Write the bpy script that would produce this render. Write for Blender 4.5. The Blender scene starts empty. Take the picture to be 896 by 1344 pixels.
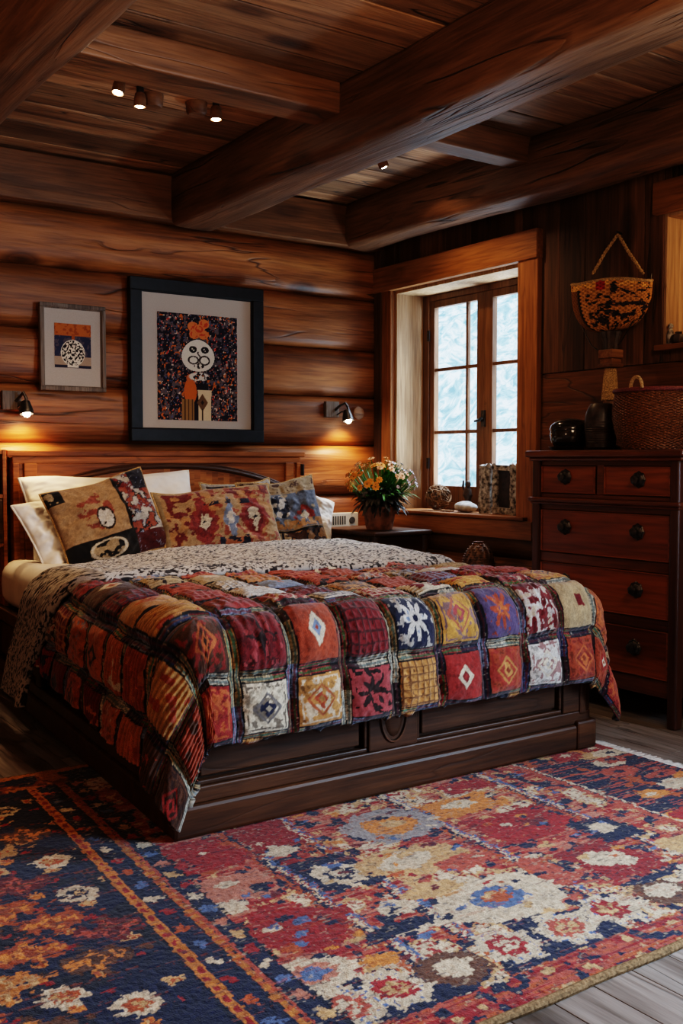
import bpy, math, random
import numpy as np
from mathutils import Vector, Matrix, noise as mnoise

random.seed(7)
S = bpy.context.scene
COL = S.collection
PI = math.pi

# ------------------------------------------------------------------ helpers
def lin(r, g, b):
    def f(c):
        c /= 255.0
        return c / 12.92 if c <= .04045 else ((c + .055) / 1.055) ** 2.4
    return (f(r), f(g), f(b))

def vnoise(x, y, seed=0):
    tab = np.random.RandomState(seed).rand(256, 256)
    xi = np.floor(x).astype(int); yi = np.floor(y).astype(int)
    fx = x - xi; fy = y - yi
    fx = fx * fx * (3 - 2 * fx); fy = fy * fy * (3 - 2 * fy)
    a = tab[xi & 255, yi & 255]; b = tab[(xi + 1) & 255, yi & 255]
    c = tab[xi & 255, (yi + 1) & 255]; d = tab[(xi + 1) & 255, (yi + 1) & 255]
    return (a * (1 - fx) + b * fx) * (1 - fy) + (c * (1 - fx) + d * fx) * fy

def fbm(x, y, seed=0, o=3):
    t = 0; amp = .5; n = 0
    for k in range(o):
        t = t + amp * vnoise(x * 2 ** k, y * 2 ** k, seed + k); n += amp; amp *= .5
    return t / n

def tag(o, label=None, cat=None, group=None, kind=None):
    if label: o['label'] = label
    if cat: o['category'] = cat
    if group: o['group'] = group
    if kind: o['kind'] = kind
    return o

def empty(name, loc, rz=0, rot=None):
    o = bpy.data.objects.new(name, None)
    o.empty_display_size = .1
    COL.objects.link(o)
    o.location = loc
    o.rotation_euler = rot if rot else (0, 0, rz)
    return o

def thing(name, label, cat, loc=(0, 0, 0), rz=0, group=None, rot=None):
    return tag(empty(name, loc, rz, rot), label, cat, group)

def wloc(o):
    v = Vector((0, 0, 0))
    while o is not None:
        v += o.location
        o = o.parent
    return v

class MB:
    def __init__(self):
        self.v = []; self.f = []
    def add(self, vs, fs):
        n = len(self.v)
        self.v += [tuple(p) for p in vs]
        self.f += [tuple(i + n for i in f) for f in fs]
        return self
    def box(self, x0, x1, y0, y1, z0, z1):
        v = [(x0, y0, z0), (x1, y0, z0), (x1, y1, z0), (x0, y1, z0), (x0, y0, z1), (x1, y0, z1), (x1, y1, z1), (x0, y1, z1)]
        f = [(0, 3, 2, 1), (4, 5, 6, 7), (0, 1, 5, 4), (1, 2, 6, 5), (2, 3, 7, 6), (3, 0, 4, 7)]
        return self.add(v, f)
    def obox(self, c, size, rot=(0, 0, 0)):
        m = MB().box(-size[0] / 2, size[0] / 2, -size[1] / 2, size[1] / 2, -size[2] / 2, size[2] / 2)
        from mathutils import Euler
        R = Euler(rot).to_matrix()
        return self.add([R @ Vector(p) + Vector(c) for p in m.v], m.f)
    def grid(self, P, cu=False, cv=False, cap=False):
        n, m = len(P), len(P[0])
        vs = [p for row in P for p in row]
        fs = []
        for i in range(n if cu else n - 1):
            for j in range(m if cv else m - 1):
                a = i * m + j; b = i * m + (j + 1) % m
                c = ((i + 1) % n) * m + (j + 1) % m; d = ((i + 1) % n) * m + j
                fs.append((a, b, c, d))
        if cap:
            fs.append(tuple(range(m))[::-1]); fs.append(tuple((n - 1) * m + j for j in range(m)))
        return self.add(vs, fs)
    def tube(self, pts, r, n=8, cap=True):
        pts = [Vector(p) for p in pts]
        rows = []
        rr = r if isinstance(r, (list, tuple)) else [r] * len(pts)
        prev = None
        for i, p in enumerate(pts):
            t = (pts[min(i + 1, len(pts) - 1)] - pts[max(i - 1, 0)]).normalized()
            if prev is None:
                a = t.orthogonal().normalized()
            else:
                a = (prev - t * prev.dot(t)).normalized()
            prev = a
            b = t.cross(a)
            rows.append([p + (a * math.cos(k * 2 * PI / n) + b * math.sin(k * 2 * PI / n)) * rr[i] for k in range(n)])
        return self.grid(rows, cv=True, cap=cap)
    def lathe(self, prof, c=(0, 0, 0), n=24, mod=None, R=None):
        rows = []
        for r, z in prof:
            row = []
            for k in range(n):
                th = k * 2 * PI / n
                q = r * (mod(th, z) if mod else 1)
                p = Vector((q * math.cos(th), q * math.sin(th), z))
                if R is not None: p = R @ p
                row.append(p + Vector(c))
            rows.append(row)
        return self.grid(rows, cv=True, cap=True)
    def ball(self, c, r, nu=12, nv=8, R=None):
        if not isinstance(r, (tuple, list)): r = (r, r, r)
        rows = []
        for i in range(nv + 1):
            ph = PI * (i + .02) / (nv + .04) - PI / 2
            row = []
            for k in range(nu):
                th = k * 2 * PI / nu
                p = Vector((r[0] * math.cos(ph) * math.cos(th), r[1] * math.cos(ph) * math.sin(th), r[2] * math.sin(ph)))
                if R is not None: p = R @ p
                row.append(p + Vector(c))
            rows.append(row)
        return self.grid(rows, cv=True, cap=True)
    def build(self, name, mat, parent=None, smooth=False, bevel=0, sharp=40, kind=None, local=False, shear=False, label=None):
        off = Vector((0, 0, 0))
        if parent is not None and not local:
            off = wloc(parent)
        vs = self.v
        if shear:
            vs = [(p[0] + SH * (p[1] - YF), p[1], p[2]) for p in vs]
        me = bpy.data.meshes.new(name)
        me.from_pydata([(p[0] - off.x, p[1] - off.y, p[2] - off.z) for p in vs], [], self.f)
        me.update()
        if smooth:
            me.polygons.foreach_set('use_smooth', [True] * len(me.polygons))
            me.set_sharp_from_angle(angle=math.radians(sharp))
        o = bpy.data.objects.new(name, me)
        COL.objects.link(o)
        if mat: me.materials.append(mat)
        if parent is not None: o.parent = parent
        if bevel:
            b = o.modifiers.new('bevel', 'BEVEL'); b.width = bevel; b.segments = 2; b.limit_method = 'ANGLE'
        if kind: o['kind'] = kind
        if label: o['label'] = label
        return o

def np_grid(name, P, mat, parent=None, col=None, offset=None, uv=False):
    """P: (n,m,3) array -> smooth grid mesh, with an optional colour per vertex"""
    n, m, _ = P.shape
    off = np.array(wloc(parent)) if parent is not None and offset is None else np.array(offset if offset is not None else (0, 0, 0))
    V = (P.reshape(-1, 3) - off).astype(np.float32)
    i, j = np.meshgrid(np.arange(n - 1), np.arange(m - 1), indexing='ij')
    a = (i * m + j).ravel()
    F = np.stack([a, a + 1, a + m + 1, a + m], 1).astype(np.int32)
    me = bpy.data.meshes.new(name)
    me.vertices.add(len(V)); me.vertices.foreach_set('co', V.ravel())
    me.loops.add(F.size); me.loops.foreach_set('vertex_index', F.ravel())
    me.polygons.add(len(F))
    me.polygons.foreach_set('loop_start', np.arange(0, F.size, 4, dtype=np.int32))
    me.polygons.foreach_set('loop_total', np.full(len(F), 4, dtype=np.int32))
    me.update(calc_edges=True)
    me.polygons.foreach_set('use_smooth', np.ones(len(F), dtype=bool))
    if col is not None:
        ca = me.color_attributes.new('Col', 'FLOAT_COLOR', 'POINT')
        c4 = np.ones((len(V), 4), dtype=np.float32); c4[:, :3] = col.reshape(-1, 3)
        ca.data.foreach_set('color', c4.ravel())
    me.validate()
    o = bpy.data.objects.new(name, me)
    COL.objects.link(o)
    me.materials.append(mat)
    if parent is not None: o.parent = parent
    return o

def copy_tree(o, parent=None):
    c = o.copy(); COL.objects.link(c)
    if parent is not None: c.parent = parent
    for ch in list(o.children):
        copy_tree(ch, c)
    return c

# ------------------------------------------------------------------ materials
def newmat(name):
    m = bpy.data.materials.new(name); m.use_nodes = True
    nt = m.node_tree; nt.nodes.clear()
    out = nt.nodes.new('ShaderNodeOutputMaterial')
    b = nt.nodes.new('ShaderNodeBsdfPrincipled')
    nt.links.new(b.outputs[0], out.inputs[0])
    return m, nt, b

def N(nt, typ, **kw):
    n = nt.nodes.new(typ)
    for k, v in kw.items():
        setattr(n, k, v)
    return n

def ramp(nt, fac, stops):
    r = nt.nodes.new('ShaderNodeValToRGB')
    e = r.color_ramp.elements
    while len(e) < len(stops): e.new(.5)
    for el, (p, c) in zip(e, stops):
        el.position = p; el.color = (*c, 1) if len(c) == 3 else c
    nt.links.new(fac, r.inputs[0])
    return r

def wood(name, dark, mid, light, axis='X', scale=1.0, rough=.55, bump=.25, knots=.0, crack=.6, vary=.35, spec=.35, stretch=.06):
    m, nt, b = newmat(name)
    L = nt.links.new
    tc = N(nt, 'ShaderNodeTexCoord')
    geo = N(nt, 'ShaderNodeNewGeometry')
    add = N(nt, 'ShaderNodeVectorMath', operation='MULTIPLY_ADD')
    L(geo.outputs['Random Per Island'], add.inputs[0]); add.inputs[1].default_value = (37.1, 51.7, 23.3)
    L(tc.outputs['Object'], add.inputs[2])
    mp = N(nt, 'ShaderNodeMapping')
    sc = [scale, scale, scale]; sc['XYZ'.index(axis)] = scale * stretch
    mp.inputs['Scale'].default_value = sc
    L(add.outputs[0], mp.inputs['Vector'])
    n1 = N(nt, 'ShaderNodeTexNoise'); n1.inputs['Scale'].default_value = 9; n1.inputs['Detail'].default_value = 6; n1.inputs['Roughness'].default_value = .6; n1.inputs['Distortion'].default_value = .8
    L(mp.outputs[0], n1.inputs['Vector'])
    n2 = N(nt, 'ShaderNodeTexNoise'); n2.inputs['Scale'].default_value = 70; n2.inputs['Detail'].default_value = 4
    L(mp.outputs[0], n2.inputs['Vector'])
    n3 = N(nt, 'ShaderNodeTexNoise'); n3.inputs['Scale'].default_value = 1.6; n3.inputs['Detail'].default_value = 2
    L(tc.outputs['Object'], n3.inputs['Vector'])
    r1 = ramp(nt, n1.outputs[0], [(.30, dark), (.5, mid), (.72, light)])
    g = N(nt, 'ShaderNodeMix', data_type='RGBA', blend_type='MULTIPLY'); g.inputs[0].default_value = .75
    r2 = ramp(nt, n2.outputs[0], [(.3, (.45, .42, .4)), (.6, (1, 1, 1))])
    L(r1.outputs[0], g.inputs[6]); L(r2.outputs[0], g.inputs[7])
    # island brightness
    mr = N(nt, 'ShaderNodeMapRange'); mr.inputs[3].default_value = 1 - vary; mr.inputs[4].default_value = 1 + vary * .6
    L(geo.outputs['Random Per Island'], mr.inputs[0])
    mr2 = N(nt, 'ShaderNodeMapRange'); mr2.inputs[1].default_value = .3; mr2.inputs[2].default_value = .7; mr2.inputs[3].default_value = .75; mr2.inputs[4].default_value = 1.15
    L(n3.outputs[0], mr2.inputs[0])
    mu = N(nt, 'ShaderNodeMath', operation='MULTIPLY'); L(mr.outputs[0], mu.inputs[0]); L(mr2.outputs[0], mu.inputs[1])
    h = N(nt, 'ShaderNodeVectorMath', operation='SCALE'); L(g.outputs[2], h.inputs[0]); L(mu.outputs[0], h.inputs['Scale'])
    col = h.outputs[0]
    # cracks
    mp2 = N(nt, 'ShaderNodeMapping'); sc2 = [scale * 1.0] * 3; sc2['XYZ'.index(axis)] = scale * .10
    mp2.inputs['Scale'].default_value = sc2; L(add.outputs[0], mp2.inputs['Vector'])
    n4 = N(nt, 'ShaderNodeTexNoise'); n4.inputs['Scale'].default_value = 5; n4.inputs['Detail'].default_value = 3; n4.inputs['Distortion'].default_value = .4
    L(mp2.outputs[0], n4.inputs['Vector'])
    sb = N(nt, 'ShaderNodeMath', operation='SUBTRACT'); L(n4.outputs[0], sb.inputs[0]); sb.inputs[1].default_value = .5
    ab = N(nt, 'ShaderNodeMath', operation='ABSOLUTE'); L(sb.outputs[0], ab.inputs[0])
    r4 = ramp(nt, ab.outputs[0], [(0.0, (1 - crack,) * 3), (.010, (1, 1, 1))])
    gate = ramp(nt, n3.outputs[0], [(.45, (1, 1, 1)), (.58, (0, 0, 0))])
    mx = N(nt, 'ShaderNodeMix', data_type='RGBA', blend_type='LIGHTEN'); mx.inputs[0].default_value = 1
    L(r4.outputs[0], mx.inputs[6]); L(gate.outputs[0], mx.inputs[7])
    c2 = N(nt, 'ShaderNodeMix', data_type='RGBA', blend_type='MULTIPLY'); c2.inputs[0].default_value = 1
    L(col, c2.inputs[6]); L(mx.outputs[2], c2.inputs[7])
    col = c2.outputs[2]
    hsum = N(nt, 'ShaderNodeMath', operation='MULTIPLY_ADD'); L(n2.outputs[0], hsum.inputs[0]); hsum.inputs[1].default_value = .35; L(n1.outputs[0], hsum.inputs[2])
    hm = N(nt, 'ShaderNodeMath', operation='ADD'); L(hsum.outputs[0], hm.inputs[0]); L(mx.outputs[2], hm.inputs[1])
    if knots:
        mp3 = N(nt, 'ShaderNodeMapping'); sc3 = [scale * 3.2] * 3; sc3['XYZ'.index(axis)] = scale * 1.5
        mp3.inputs['Scale'].default_value = sc3; L(add.outputs[0], mp3.inputs['Vector'])
        vo = N(nt, 'ShaderNodeTexVoronoi'); vo.inputs['Scale'].default_value = 1.0
        L(mp3.outputs[0], vo.inputs['Vector'])
        r5 = ramp(nt, vo.outputs['Distance'], [(.05, (.10, .07, .05)), (.11, (.42, .33, .27)), (.13, (.28, .20, .15)), (.22, (1, 1, 1))])
        c3 = N(nt, 'ShaderNodeMix', data_type='RGBA', blend_type='MULTIPLY'); c3.inputs[0].default_value = knots
        L(col, c3.inputs[6]); L(r5.outputs[0], c3.inputs[7]); col = c3.outputs[2]
    L(col, b.inputs['Base Color'])
    b.inputs['Roughness'].default_value = rough
    b.inputs['Specular IOR Level'].default_value = spec
    bp = N(nt, 'ShaderNodeBump'); bp.inputs['Strength'].default_value = bump; bp.inputs['Distance'].default_value = .012
    L(hm.outputs[0], bp.inputs['Height']); L(bp.outputs[0], b.inputs['Normal'])
    return m

def plain(name, c, rough=.6, metal=0, spec=.4, nscale=40, amt=.25, bump=.1, c2=None, coat=0):
    m, nt, b = newmat(name); L = nt.links.new
    tc = N(nt, 'ShaderNodeTexCoord')
    n = N(nt, 'ShaderNodeTexNoise'); n.inputs['Scale'].default_value = nscale; n.inputs['Detail'].default_value = 4
    L(tc.outputs['Object'], n.inputs['Vector'])
    lo = tuple(x * (1 - amt) for x in c); hi = c2 if c2 else tuple(min(1, x * (1 + amt)) for x in c)
    r = ramp(nt, n.outputs[0], [(.35, lo), (.65, hi)])
    L(r.outputs[0], b.inputs['Base Color'])
    b.inputs['Roughness'].default_value = rough; b.inputs['Metallic'].default_value = metal
    b.inputs['Specular IOR Level'].default_value = spec
    b.inputs['Coat Weight'].default_value = coat
    if bump:
        bp = N(nt, 'ShaderNodeBump'); bp.inputs['Strength'].default_value = bump; bp.inputs['Distance'].default_value = .004
        L(n.outputs[0], bp.inputs['Height']); L(bp.outputs[0], b.inputs['Normal'])
    return m

def painted(name, rough=.9, nscale=450, bump=.35, amt=.3, sheen=.15, dist=.003):
    """material that reads the mesh colour attribute and adds a weave"""
    m, nt, b = newmat(name); L = nt.links.new
    at = N(nt, 'ShaderNodeAttribute', attribute_name='Col')
    tc = N(nt, 'ShaderNodeTexCoord')
    n = N(nt, 'ShaderNodeTexNoise'); n.inputs['Scale'].default_value = nscale; n.inputs['Detail'].default_value = 2
    L(tc.outputs['Object'], n.inputs['Vector'])
    r = ramp(nt, n.outputs[0], [(.3, (1 - amt,) * 3), (.7, (1 + amt * .5,) * 3)])
    mx = N(nt, 'ShaderNodeMix', data_type='RGBA', blend_type='MULTIPLY'); mx.inputs[0].default_value = 1
    L(at.outputs['Color'], mx.inputs[6]); L(r.outputs[0], mx.inputs[7])
    L(mx.outputs[2], b.inputs['Base Color'])
    b.inputs['Roughness'].default_value = rough; b.inputs['Specular IOR Level'].default_value = .15
    b.inputs['Sheen Weight'].default_value = sheen
    bp = N(nt, 'ShaderNodeBump'); bp.inputs['Strength'].default_value = bump; bp.inputs['Distance'].default_value = dist
    L(n.outputs[0], bp.inputs['Height']); L(bp.outputs[0], b.inputs['Normal'])
    return m

def emit(name, c, s):
    m = bpy.data.materials.new(name); m.use_nodes = True; nt = m.node_tree; nt.nodes.clear()
    o = nt.nodes.new('ShaderNodeOutputMaterial'); e = nt.nodes.new('ShaderNodeEmission')
    e.inputs[0].default_value = (*c, 1); e.inputs[1].default_value = s
    nt.links.new(e.outputs[0], o.inputs[0]); return m

def glassmat(name):
    m = bpy.data.materials.new(name); m.use_nodes = True; nt = m.node_tree; nt.nodes.clear()
    o = nt.nodes.new('ShaderNodeOutputMaterial'); t = nt.nodes.new('ShaderNodeBsdfTransparent'); g = nt.nodes.new('ShaderNodeBsdfGlossy')
    t.inputs[0].default_value = (.96, .985, 1, 1); g.inputs['Roughness'].default_value = .03
    mx = nt.nodes.new('ShaderNodeMixShader'); mx.inputs[0].default_value = .05
    nt.links.new(t.outputs[0], mx.inputs[1]); nt.links.new(g.outputs[0], mx.inputs[2]); nt.links.new(mx.outputs[0], o.inputs[0])
    return m

M = {}
M['log'] = wood('log wood', (.13, .040, .010), (.31, .108, .028), (.46, .185, .056), 'X', 1.1, .5, .4, .85, .8, .25)
M['logr'] = wood('log wood side', (.07, .025, .009), (.16, .06, .02), (.24, .10, .035), 'Y', 1.1, .55, .35, .8, .7, .3)
M['ceil'] = wood('ceiling board wood', (.13, .055, .023), (.34, .165, .078), (.52, .29, .15), 'X', 1.1, .6, .6, .85, .9, .5)
M['beam'] = wood('hewn beam wood', (.065, .027, .012), (.15, .068, .032), (.26, .13, .066), 'Y', 1.0, .5, .8, .6, .85, .1, .45)
M['rafter'] = wood('rafter wood', (.10, .04, .014), (.22, .09, .034), (.32, .15, .06), 'X', 1.0, .55, .35, .5, .5, .15)
M['plank'] = wood('dark plank wood', (.035, .014, .006), (.105, .044, .019), (.20, .092, .042), 'Z', 1.0, .6, .4, .7, .7, .5)
M['plankh'] = wood('dark board wood', (.03, .012, .006), (.09, .038, .017), (.17, .076, .033), 'Y', 1.0, .6, .4, .6, .7, .4)
M['casing'] = wood('window casing pine', (.20, .072, .022), (.33, .13, .042), (.43, .19, .07), 'Y', 1.0, .5, .2, .4, .3, .15)
M['casingz'] = wood('window casing pine upright', (.20, .072, .022), (.33, .13, .042), (.43, .19, .07), 'Z', 1.0, .5, .2, .4, .3, .15)
M['reveal'] = wood('pale reveal pine', (.34, .19, .09), (.50, .31, .17), (.60, .40, .24), 'Z', 1.0, .55, .15, .5, .3, .15)
M['sash'] = wood('sash wood', (.10, .045, .02), (.2, .095, .045), (.28, .14, .07), 'Z', 1.5, .45, .15, 0, .3, .15)
M['floor'] = wood('floor board wood', (.13, .105, .09), (.26, .22, .195), (.38, .34, .31), 'Y', 1.0, .34, .25, .5, .6, .35)
M['bed'] = wood('dark bed wood', (.024, .009, .004), (.060, .022, .008), (.105, .04, .014), 'X', 1.4, .5, .12, 0, .3, .1, .3)
M['head'] = wood('warm headboard wood', (.17, .048, .010), (.36, .115, .026), (.48, .18, .046), 'X', 1.2, .5, .12, 0, .4, .1, .2)
M['dres'] = wood('dresser mahogany', (.07, .018, .006), (.15, .042, .014), (.22, .07, .022), 'Y', 1.3, .36, .08, 0, .15, .12, .5)
M['dresz'] = wood('dresser mahogany dark', (.035, .010, .004), (.075, .021, .008), (.12, .035, .014), 'Z', 1.3, .36, .08, 0, .15, .1, .5)
M['dresr'] = wood('drawer front mahogany', (.14, .032, .009), (.28, .070, .018), (.36, .105, .03), 'Y', 1.0, .36, .08, 0, .15, .08, .5)
M['iron'] = plain('dark iron', (.05, .044, .042), .38, .7, .5, 60, .4, .3)
M['black'] = plain('black lacquer frame', (.006, .006, .008), .5, 0, .25, 30, .3, .05)
M['matb'] = plain('cream mount board', (.46, .40, .35), .9, 0, .2, 200, .04, .02)
M['sheet'] = plain('white cotton sheet', (.78, .74, .69), .9, 0, .2, 7, .08, .5)
M['pillow'] = plain('white pillowcase', (.80, .77, .73), .9, 0, .2, 9, .07, .6)
M['pot'] = plain('terracotta pot', (.20, .075, .03), .55, 0, .4, 25, .5, .3)
M['soil'] = plain('potting soil', (.03, .02, .014), .95, 0, .1, 80, .5, .8)
M['leafg'] = plain('green leaf', (.06, .20, .03), .5, 0, .4, 30, .5, 0)
M['leafd'] = plain('dark purple leaf', (.028, .032, .022), .5, 0, .4, 30, .6, 0, (.06, .05, .045))
M['orange'] = plain('orange petal', (.85, .30, .03), .6, 0, .3, 20, .25, 0, (.95, .45, .08))
M['peach'] = plain('peach petal', (.85, .47, .25), .6, 0, .3, 20, .2, 0)
M['lilac'] = plain('lilac white petal', (.62, .55, .66), .6, 0, .3, 20, .25, 0, (.8, .75, .8))
M['seed'] = plain('flower centre', (.35, .16, .02), .8)
M['wick'] = plain('wicker', (.19, .075, .028), .38, 0, .6, 120, .5, .6)
M['red'] = plain('red woven rim', (.16, .035, .03), .6, 0, .4, 150, .4, .6)
M['rope'] = plain('straw rope', (.42, .27, .12), .8, 0, .3, 160, .5, .8)
M['gloss'] = plain('black lacquer', (.012, .009, .009), .14, 0, .6, 20, .3, .03, None, .4)
M['vase'] = plain('ribbed dark vase', (.035, .022, .017), .4, 0, .5, 30, .5, .3)
M['bark'] = plain('weathered bark', (.20, .165, .14), .8, 0, .3, 45, .8, 1.0, (.50, .46, .42))
M['stone'] = plain('pale stone', (.45, .44, .43), .8, 0, .3, 25, .35, .6)
M['twig'] = plain('dry twigs', (.20, .12, .07), .8, 0, .3, 30, .5, .6)
M['fig'] = plain('carved dark wood figure', (.045, .028, .02), .5, 0, .4, 30, .5, .4)
M['cone'] = plain('brown scales', (.13, .062, .032), .6, 0, .4, 40, .5, .4)
M['plastic'] = plain('cream socket plastic', (.62, .57, .48), .45, 0, .5, 20, .04, 0)
M['slot'] = plain('dark slots', (.05, .045, .04), .6)
M['binding'] = plain('tan rug binding', (.20, .125, .065), .9, 0, .1, 120, .4, .8)
M['fringe'] = plain('cream fringe', (.62, .56, .50), .95, 0, .1, 60, .25, .3)
M['warmbulb'] = emit('glowing bulb', (1, .82, .55), 60)
M['spotbulb'] = emit('glowing spot lens', (1, .84, .62), 40)
M['glass'] = glassmat('window glass')
M['rustic'] = wood('rough frame wood', (.10, .07, .055), (.2, .15, .12), (.3, .24, .2), 'Z', 2, .7, .3, 0, .4, .2)
M['paint'] = painted('painted paper', .85, 300, .15, .12, 0)
M['cloth'] = painted('woven patchwork cloth', .92, 420, .5, .35, .2)
M['lining'] = painted('quilted lining cloth', .92, 300, .4, .25, .15)
M['rug'] = painted('knotted rug wool', .95, 260, .5, .38, .12, .004)
M['straw'] = painted('woven straw', .6, 200, .5, .3, 0)

# ------------------------------------------------------------------ camera
cam = bpy.data.cameras.new('camera'); camo = bpy.data.objects.new('camera', cam); COL.objects.link(camo)
camo.location = (0, 0, 1.15)
camo.rotation_euler = (PI / 2 - math.atan(67 / 1345), 0, -math.radians(34.6))
cam.sensor_fit = 'VERTICAL'; cam.sensor_height = 36; cam.lens = 36 * 1345 / 1344
cam.clip_start = .05
S.camera = camo

# ------------------------------------------------------------------ room shell
XL, XR, YB, YN, ZC = -1.3, 4.08, 5.53, -1.7, 2.78
# floor boards along Y
fl = MB()
x = XL
rng = random.Random(3)
while x < XR + .3:
    w = .125
    y = YN - rng.random() * 1.5
    while y < YB:
        ln = 1.2 + rng.random() * 1.2
        fl.box(x + .0012, x + w - .0012, max(y + .001, YN - .2), min(y + ln - .001, YB + .1), -.03, 0)
        y += ln
    x += w
fl.box(XL, XR + .3, YN - .2, YB + .1, -.06, -.031)
fl.build('floor', M['floor'], kind='structure', bevel=.0012)

# ceiling boards along X
ce = MB()
y = YN
while y < YB + .1:
    w = .25 + rng.random() * .05
    ce.box(XL - .1, XR + .25, y + .006, y + w - .006, ZC, ZC + .03)
    y += w
ce.box(XL - .1, XR + .25, YN, YB + .1, ZC + .031, ZC + .06)
ce.build('ceiling', M['ceil'], kind='structure', bevel=.004)

# back wall of squared logs
wb = MB()
seams = [-.02, .31, .62, .93, 1.25, 1.565, 1.87, 2.205, 2.52, 2.80]
for li in range(len(seams) - 1):
    z0, z1 = seams[li], seams[li + 1]
    rows = []
    nx = 90
    for i in range(nx + 1):
        xx = XL + (XR - .005 - XL) * i / nx
        row = []
        for k in range(13):
            w = -1 + 2 * k / 12
            ed = .008 * (mnoise.noise((xx * 1.7, li * 9.1, 0)))
            off = .050 * (1 - abs(w) ** 6) + .010 * mnoise.noise((xx * 1.3, w * 1.5, li * 5.3)) + .004 * mnoise.noise((xx * 6, w * 4, li * 2.3))
            zz = (z0 + z1) / 2 + (z1 - z0) / 2 * w * .99 + ed * (1 - w * w) ** .5
            row.append((xx, YB - max(off, 0), zz))
        row += [(xx, YB + .06, z1 - .002), (xx, YB + .06, z0 + .002)]
        rows.append(row)
    wb.grid([r[::-1] for r in rows], cv=True, cap=True)
wb.box(XL, XR + .3, YB + .055, YB + .2, -.05, ZC + .05)
wb.build('wall_back', M['log'], smooth=True, sharp=50, kind='structure')

# plate timber along the top of the back wall
t = MB().box(XL, 4.06, 5.395, 5.47, 2.515, 2.765)
t.build('trim_1', M['rafter'], kind='structure', bevel=.006)
t = MB().box(3.99, XR - .002, YN + .05, 5.39, 2.60, 2.775)
t.build('trim_2', M['plankh'], kind='structure', bevel=.006)

# right wall: openings
W1 = (4.152, 5.305, .838, 2.245)     # window_1
NI = (2.35, 3.20, 1.70, 2.325)       # lit niche
W2 = (-.75, 1.15, .75, 2.3)          # window_2, nearer the camera
def wall_boxes(mb, x0, x1, ops, y0, y1, z0, z1):
    ys = sorted({y0, y1, *[o[0] for o in ops], *[o[1] for o in ops]})
    for a, b in zip(ys, ys[1:]):
        hit = [o for o in ops if o[0] < (a + b) / 2 < o[1]]
        if hit:
            mb.box(x0, x1, a, b, z0, hit[0][2]); mb.box(x0, x1, a, b, hit[0][3], z1)
        else:
            mb.box(x0, x1, a, b, z0, z1)
wr = MB()
wall_boxes(wr, XR + .02, XR + .30, [W1, NI, W2], YN - .1, YB + .1, -.05, ZC + .05)
# horizontal boards low down
def clip_boards(mb, y0, y1, z0, z1):
    """a board on the inside of the right wall, cut around the openings"""
    segs = [(y0, y1, z0, z1)]
    for o in (W1, NI, W2):
        out = []
        for (a, b, c, d) in segs:
            if b <= o[0] or a >= o[1] or d <= o[2] or c >= o[3]:
                out.append((a, b, c, d)); continue
            if a < o[0]: out.append((a, o[0], c, d))
            if b > o[1]: out.append((o[1], b, c, d))
            aa, bb = max(a, o[0]), min(b, o[1])
            if c < o[2]: out.append((aa, bb, c, o[2]))
            if d > o[3]: out.append((aa, bb, o[3], d))
        segs = out
    for (a, b, c, d) in segs:
        if b - a > .01 and d - c > .01:
            dx = rng.random() * .008
            mb.box(XR - dx, XR + .021, a + .0015, b - .0015, c + .0015, d - .0015)
y = YN
while y < 5.50:
    w = min(.13 + rng.random() * .12, 5.50 - y)
    clip_boards(wr, y, y + w, 1.62, ZC)
    y += w
wr.build('wall_right', M['plank'], kind='structure', bevel=.004)
wl = MB()
z = 0
for zz in (.0, .19, .37, .56, .74, .93, 1.09, 1.26, 1.44):
    clip_boards(wl, YN, 3.998, zz, {0: .19}.get(zz, min(zz + .185, 1.62)) if zz else .19)
for li, (z0, z1) in enumerate(((-.01, .29), (.29, .60), (.60, .835))):
    rows = []
    for i in range(31):
        yy = 4.0 + 1.49 * i / 30
        row = []
        for k in range(11):
            w = -1 + 2 * k / 10
            row.append((XR - .045 * (1 - abs(w) ** 3) - .006 * mnoise.noise((yy * 2, w, li * 4 + 31)), yy, (z0 + z1) / 2 + (z1 - z0) / 2 * w * .99))
        row += [(XR + .03, yy, z1), (XR + .03, yy, z0)]
        rows.append(row)
    wl.grid(rows, cv=True, cap=True)
wl.build('trim_3', M['logr'], kind='structure', smooth=True, sharp=45)
# corner post
MB().box(4.035, 4.085, 5.40, 5.475, 0, 2.6).build('trim_4', M['plank'], kind='structure', bevel=.006)
# unseen walls that close the room
MB().box(XL - .12, XL, YN - .1, YB + .1, -.05, ZC + .05).build('wall_left', M['log'], kind='structure')
MB().box(XL - .12, XR + .3, YN - .12, YN, -.05, ZC + .05).build('wall_front', M['log'], kind='structure')

# ---------------- window_1
w1 = empty('window_1', (XR, 4.73, .84)); w1['kind'] = 'structure'
c = MB()
c.box(4.044, 4.085, 5.305, 5.478, .72, 2.25); c.box(4.044, 4.085, 4.0, 4.152, .72, 2.25)
c.build('side_casing', M['casingz'], w1, bevel=.005)
MB().box(4.030, 4.085, 3.995, 5.485, 2.245, 2.405).build('head_casing', M['casing'], w1, bevel=.006)
MB().box(4.014, 4.085, 4.0, 5.45, .712, .818).build('apron', M['casing'], w1, bevel=.005)
MB().box(4.008, 4.37, 4.06, 5.40, .818, .840).build('window_sill', M['casing'], w1, bevel=.006)
r = MB(); r.box(4.08, 4.37, 5.285, 5.306, .84, 2.245); r.box(4.08, 4.37, 4.151, 4.172, .84, 2.245); r.box(4.08, 4.37, 4.172, 5.285, 2.225, 2.246)
r.build('reveal_lining', M['reveal'], w1, bevel=.002)
f = MB()
f.box(4.295, 4.37, 5.225, 5.285, .84, 2.225); f.box(4.295, 4.37, 4.172, 4.212, .84, 2.225)
f.box(4.297, 4.37, 4.212, 5.225, .84, .885); f.box(4.297, 4.37, 4.212, 5.225, 2.185, 2.225)
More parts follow.
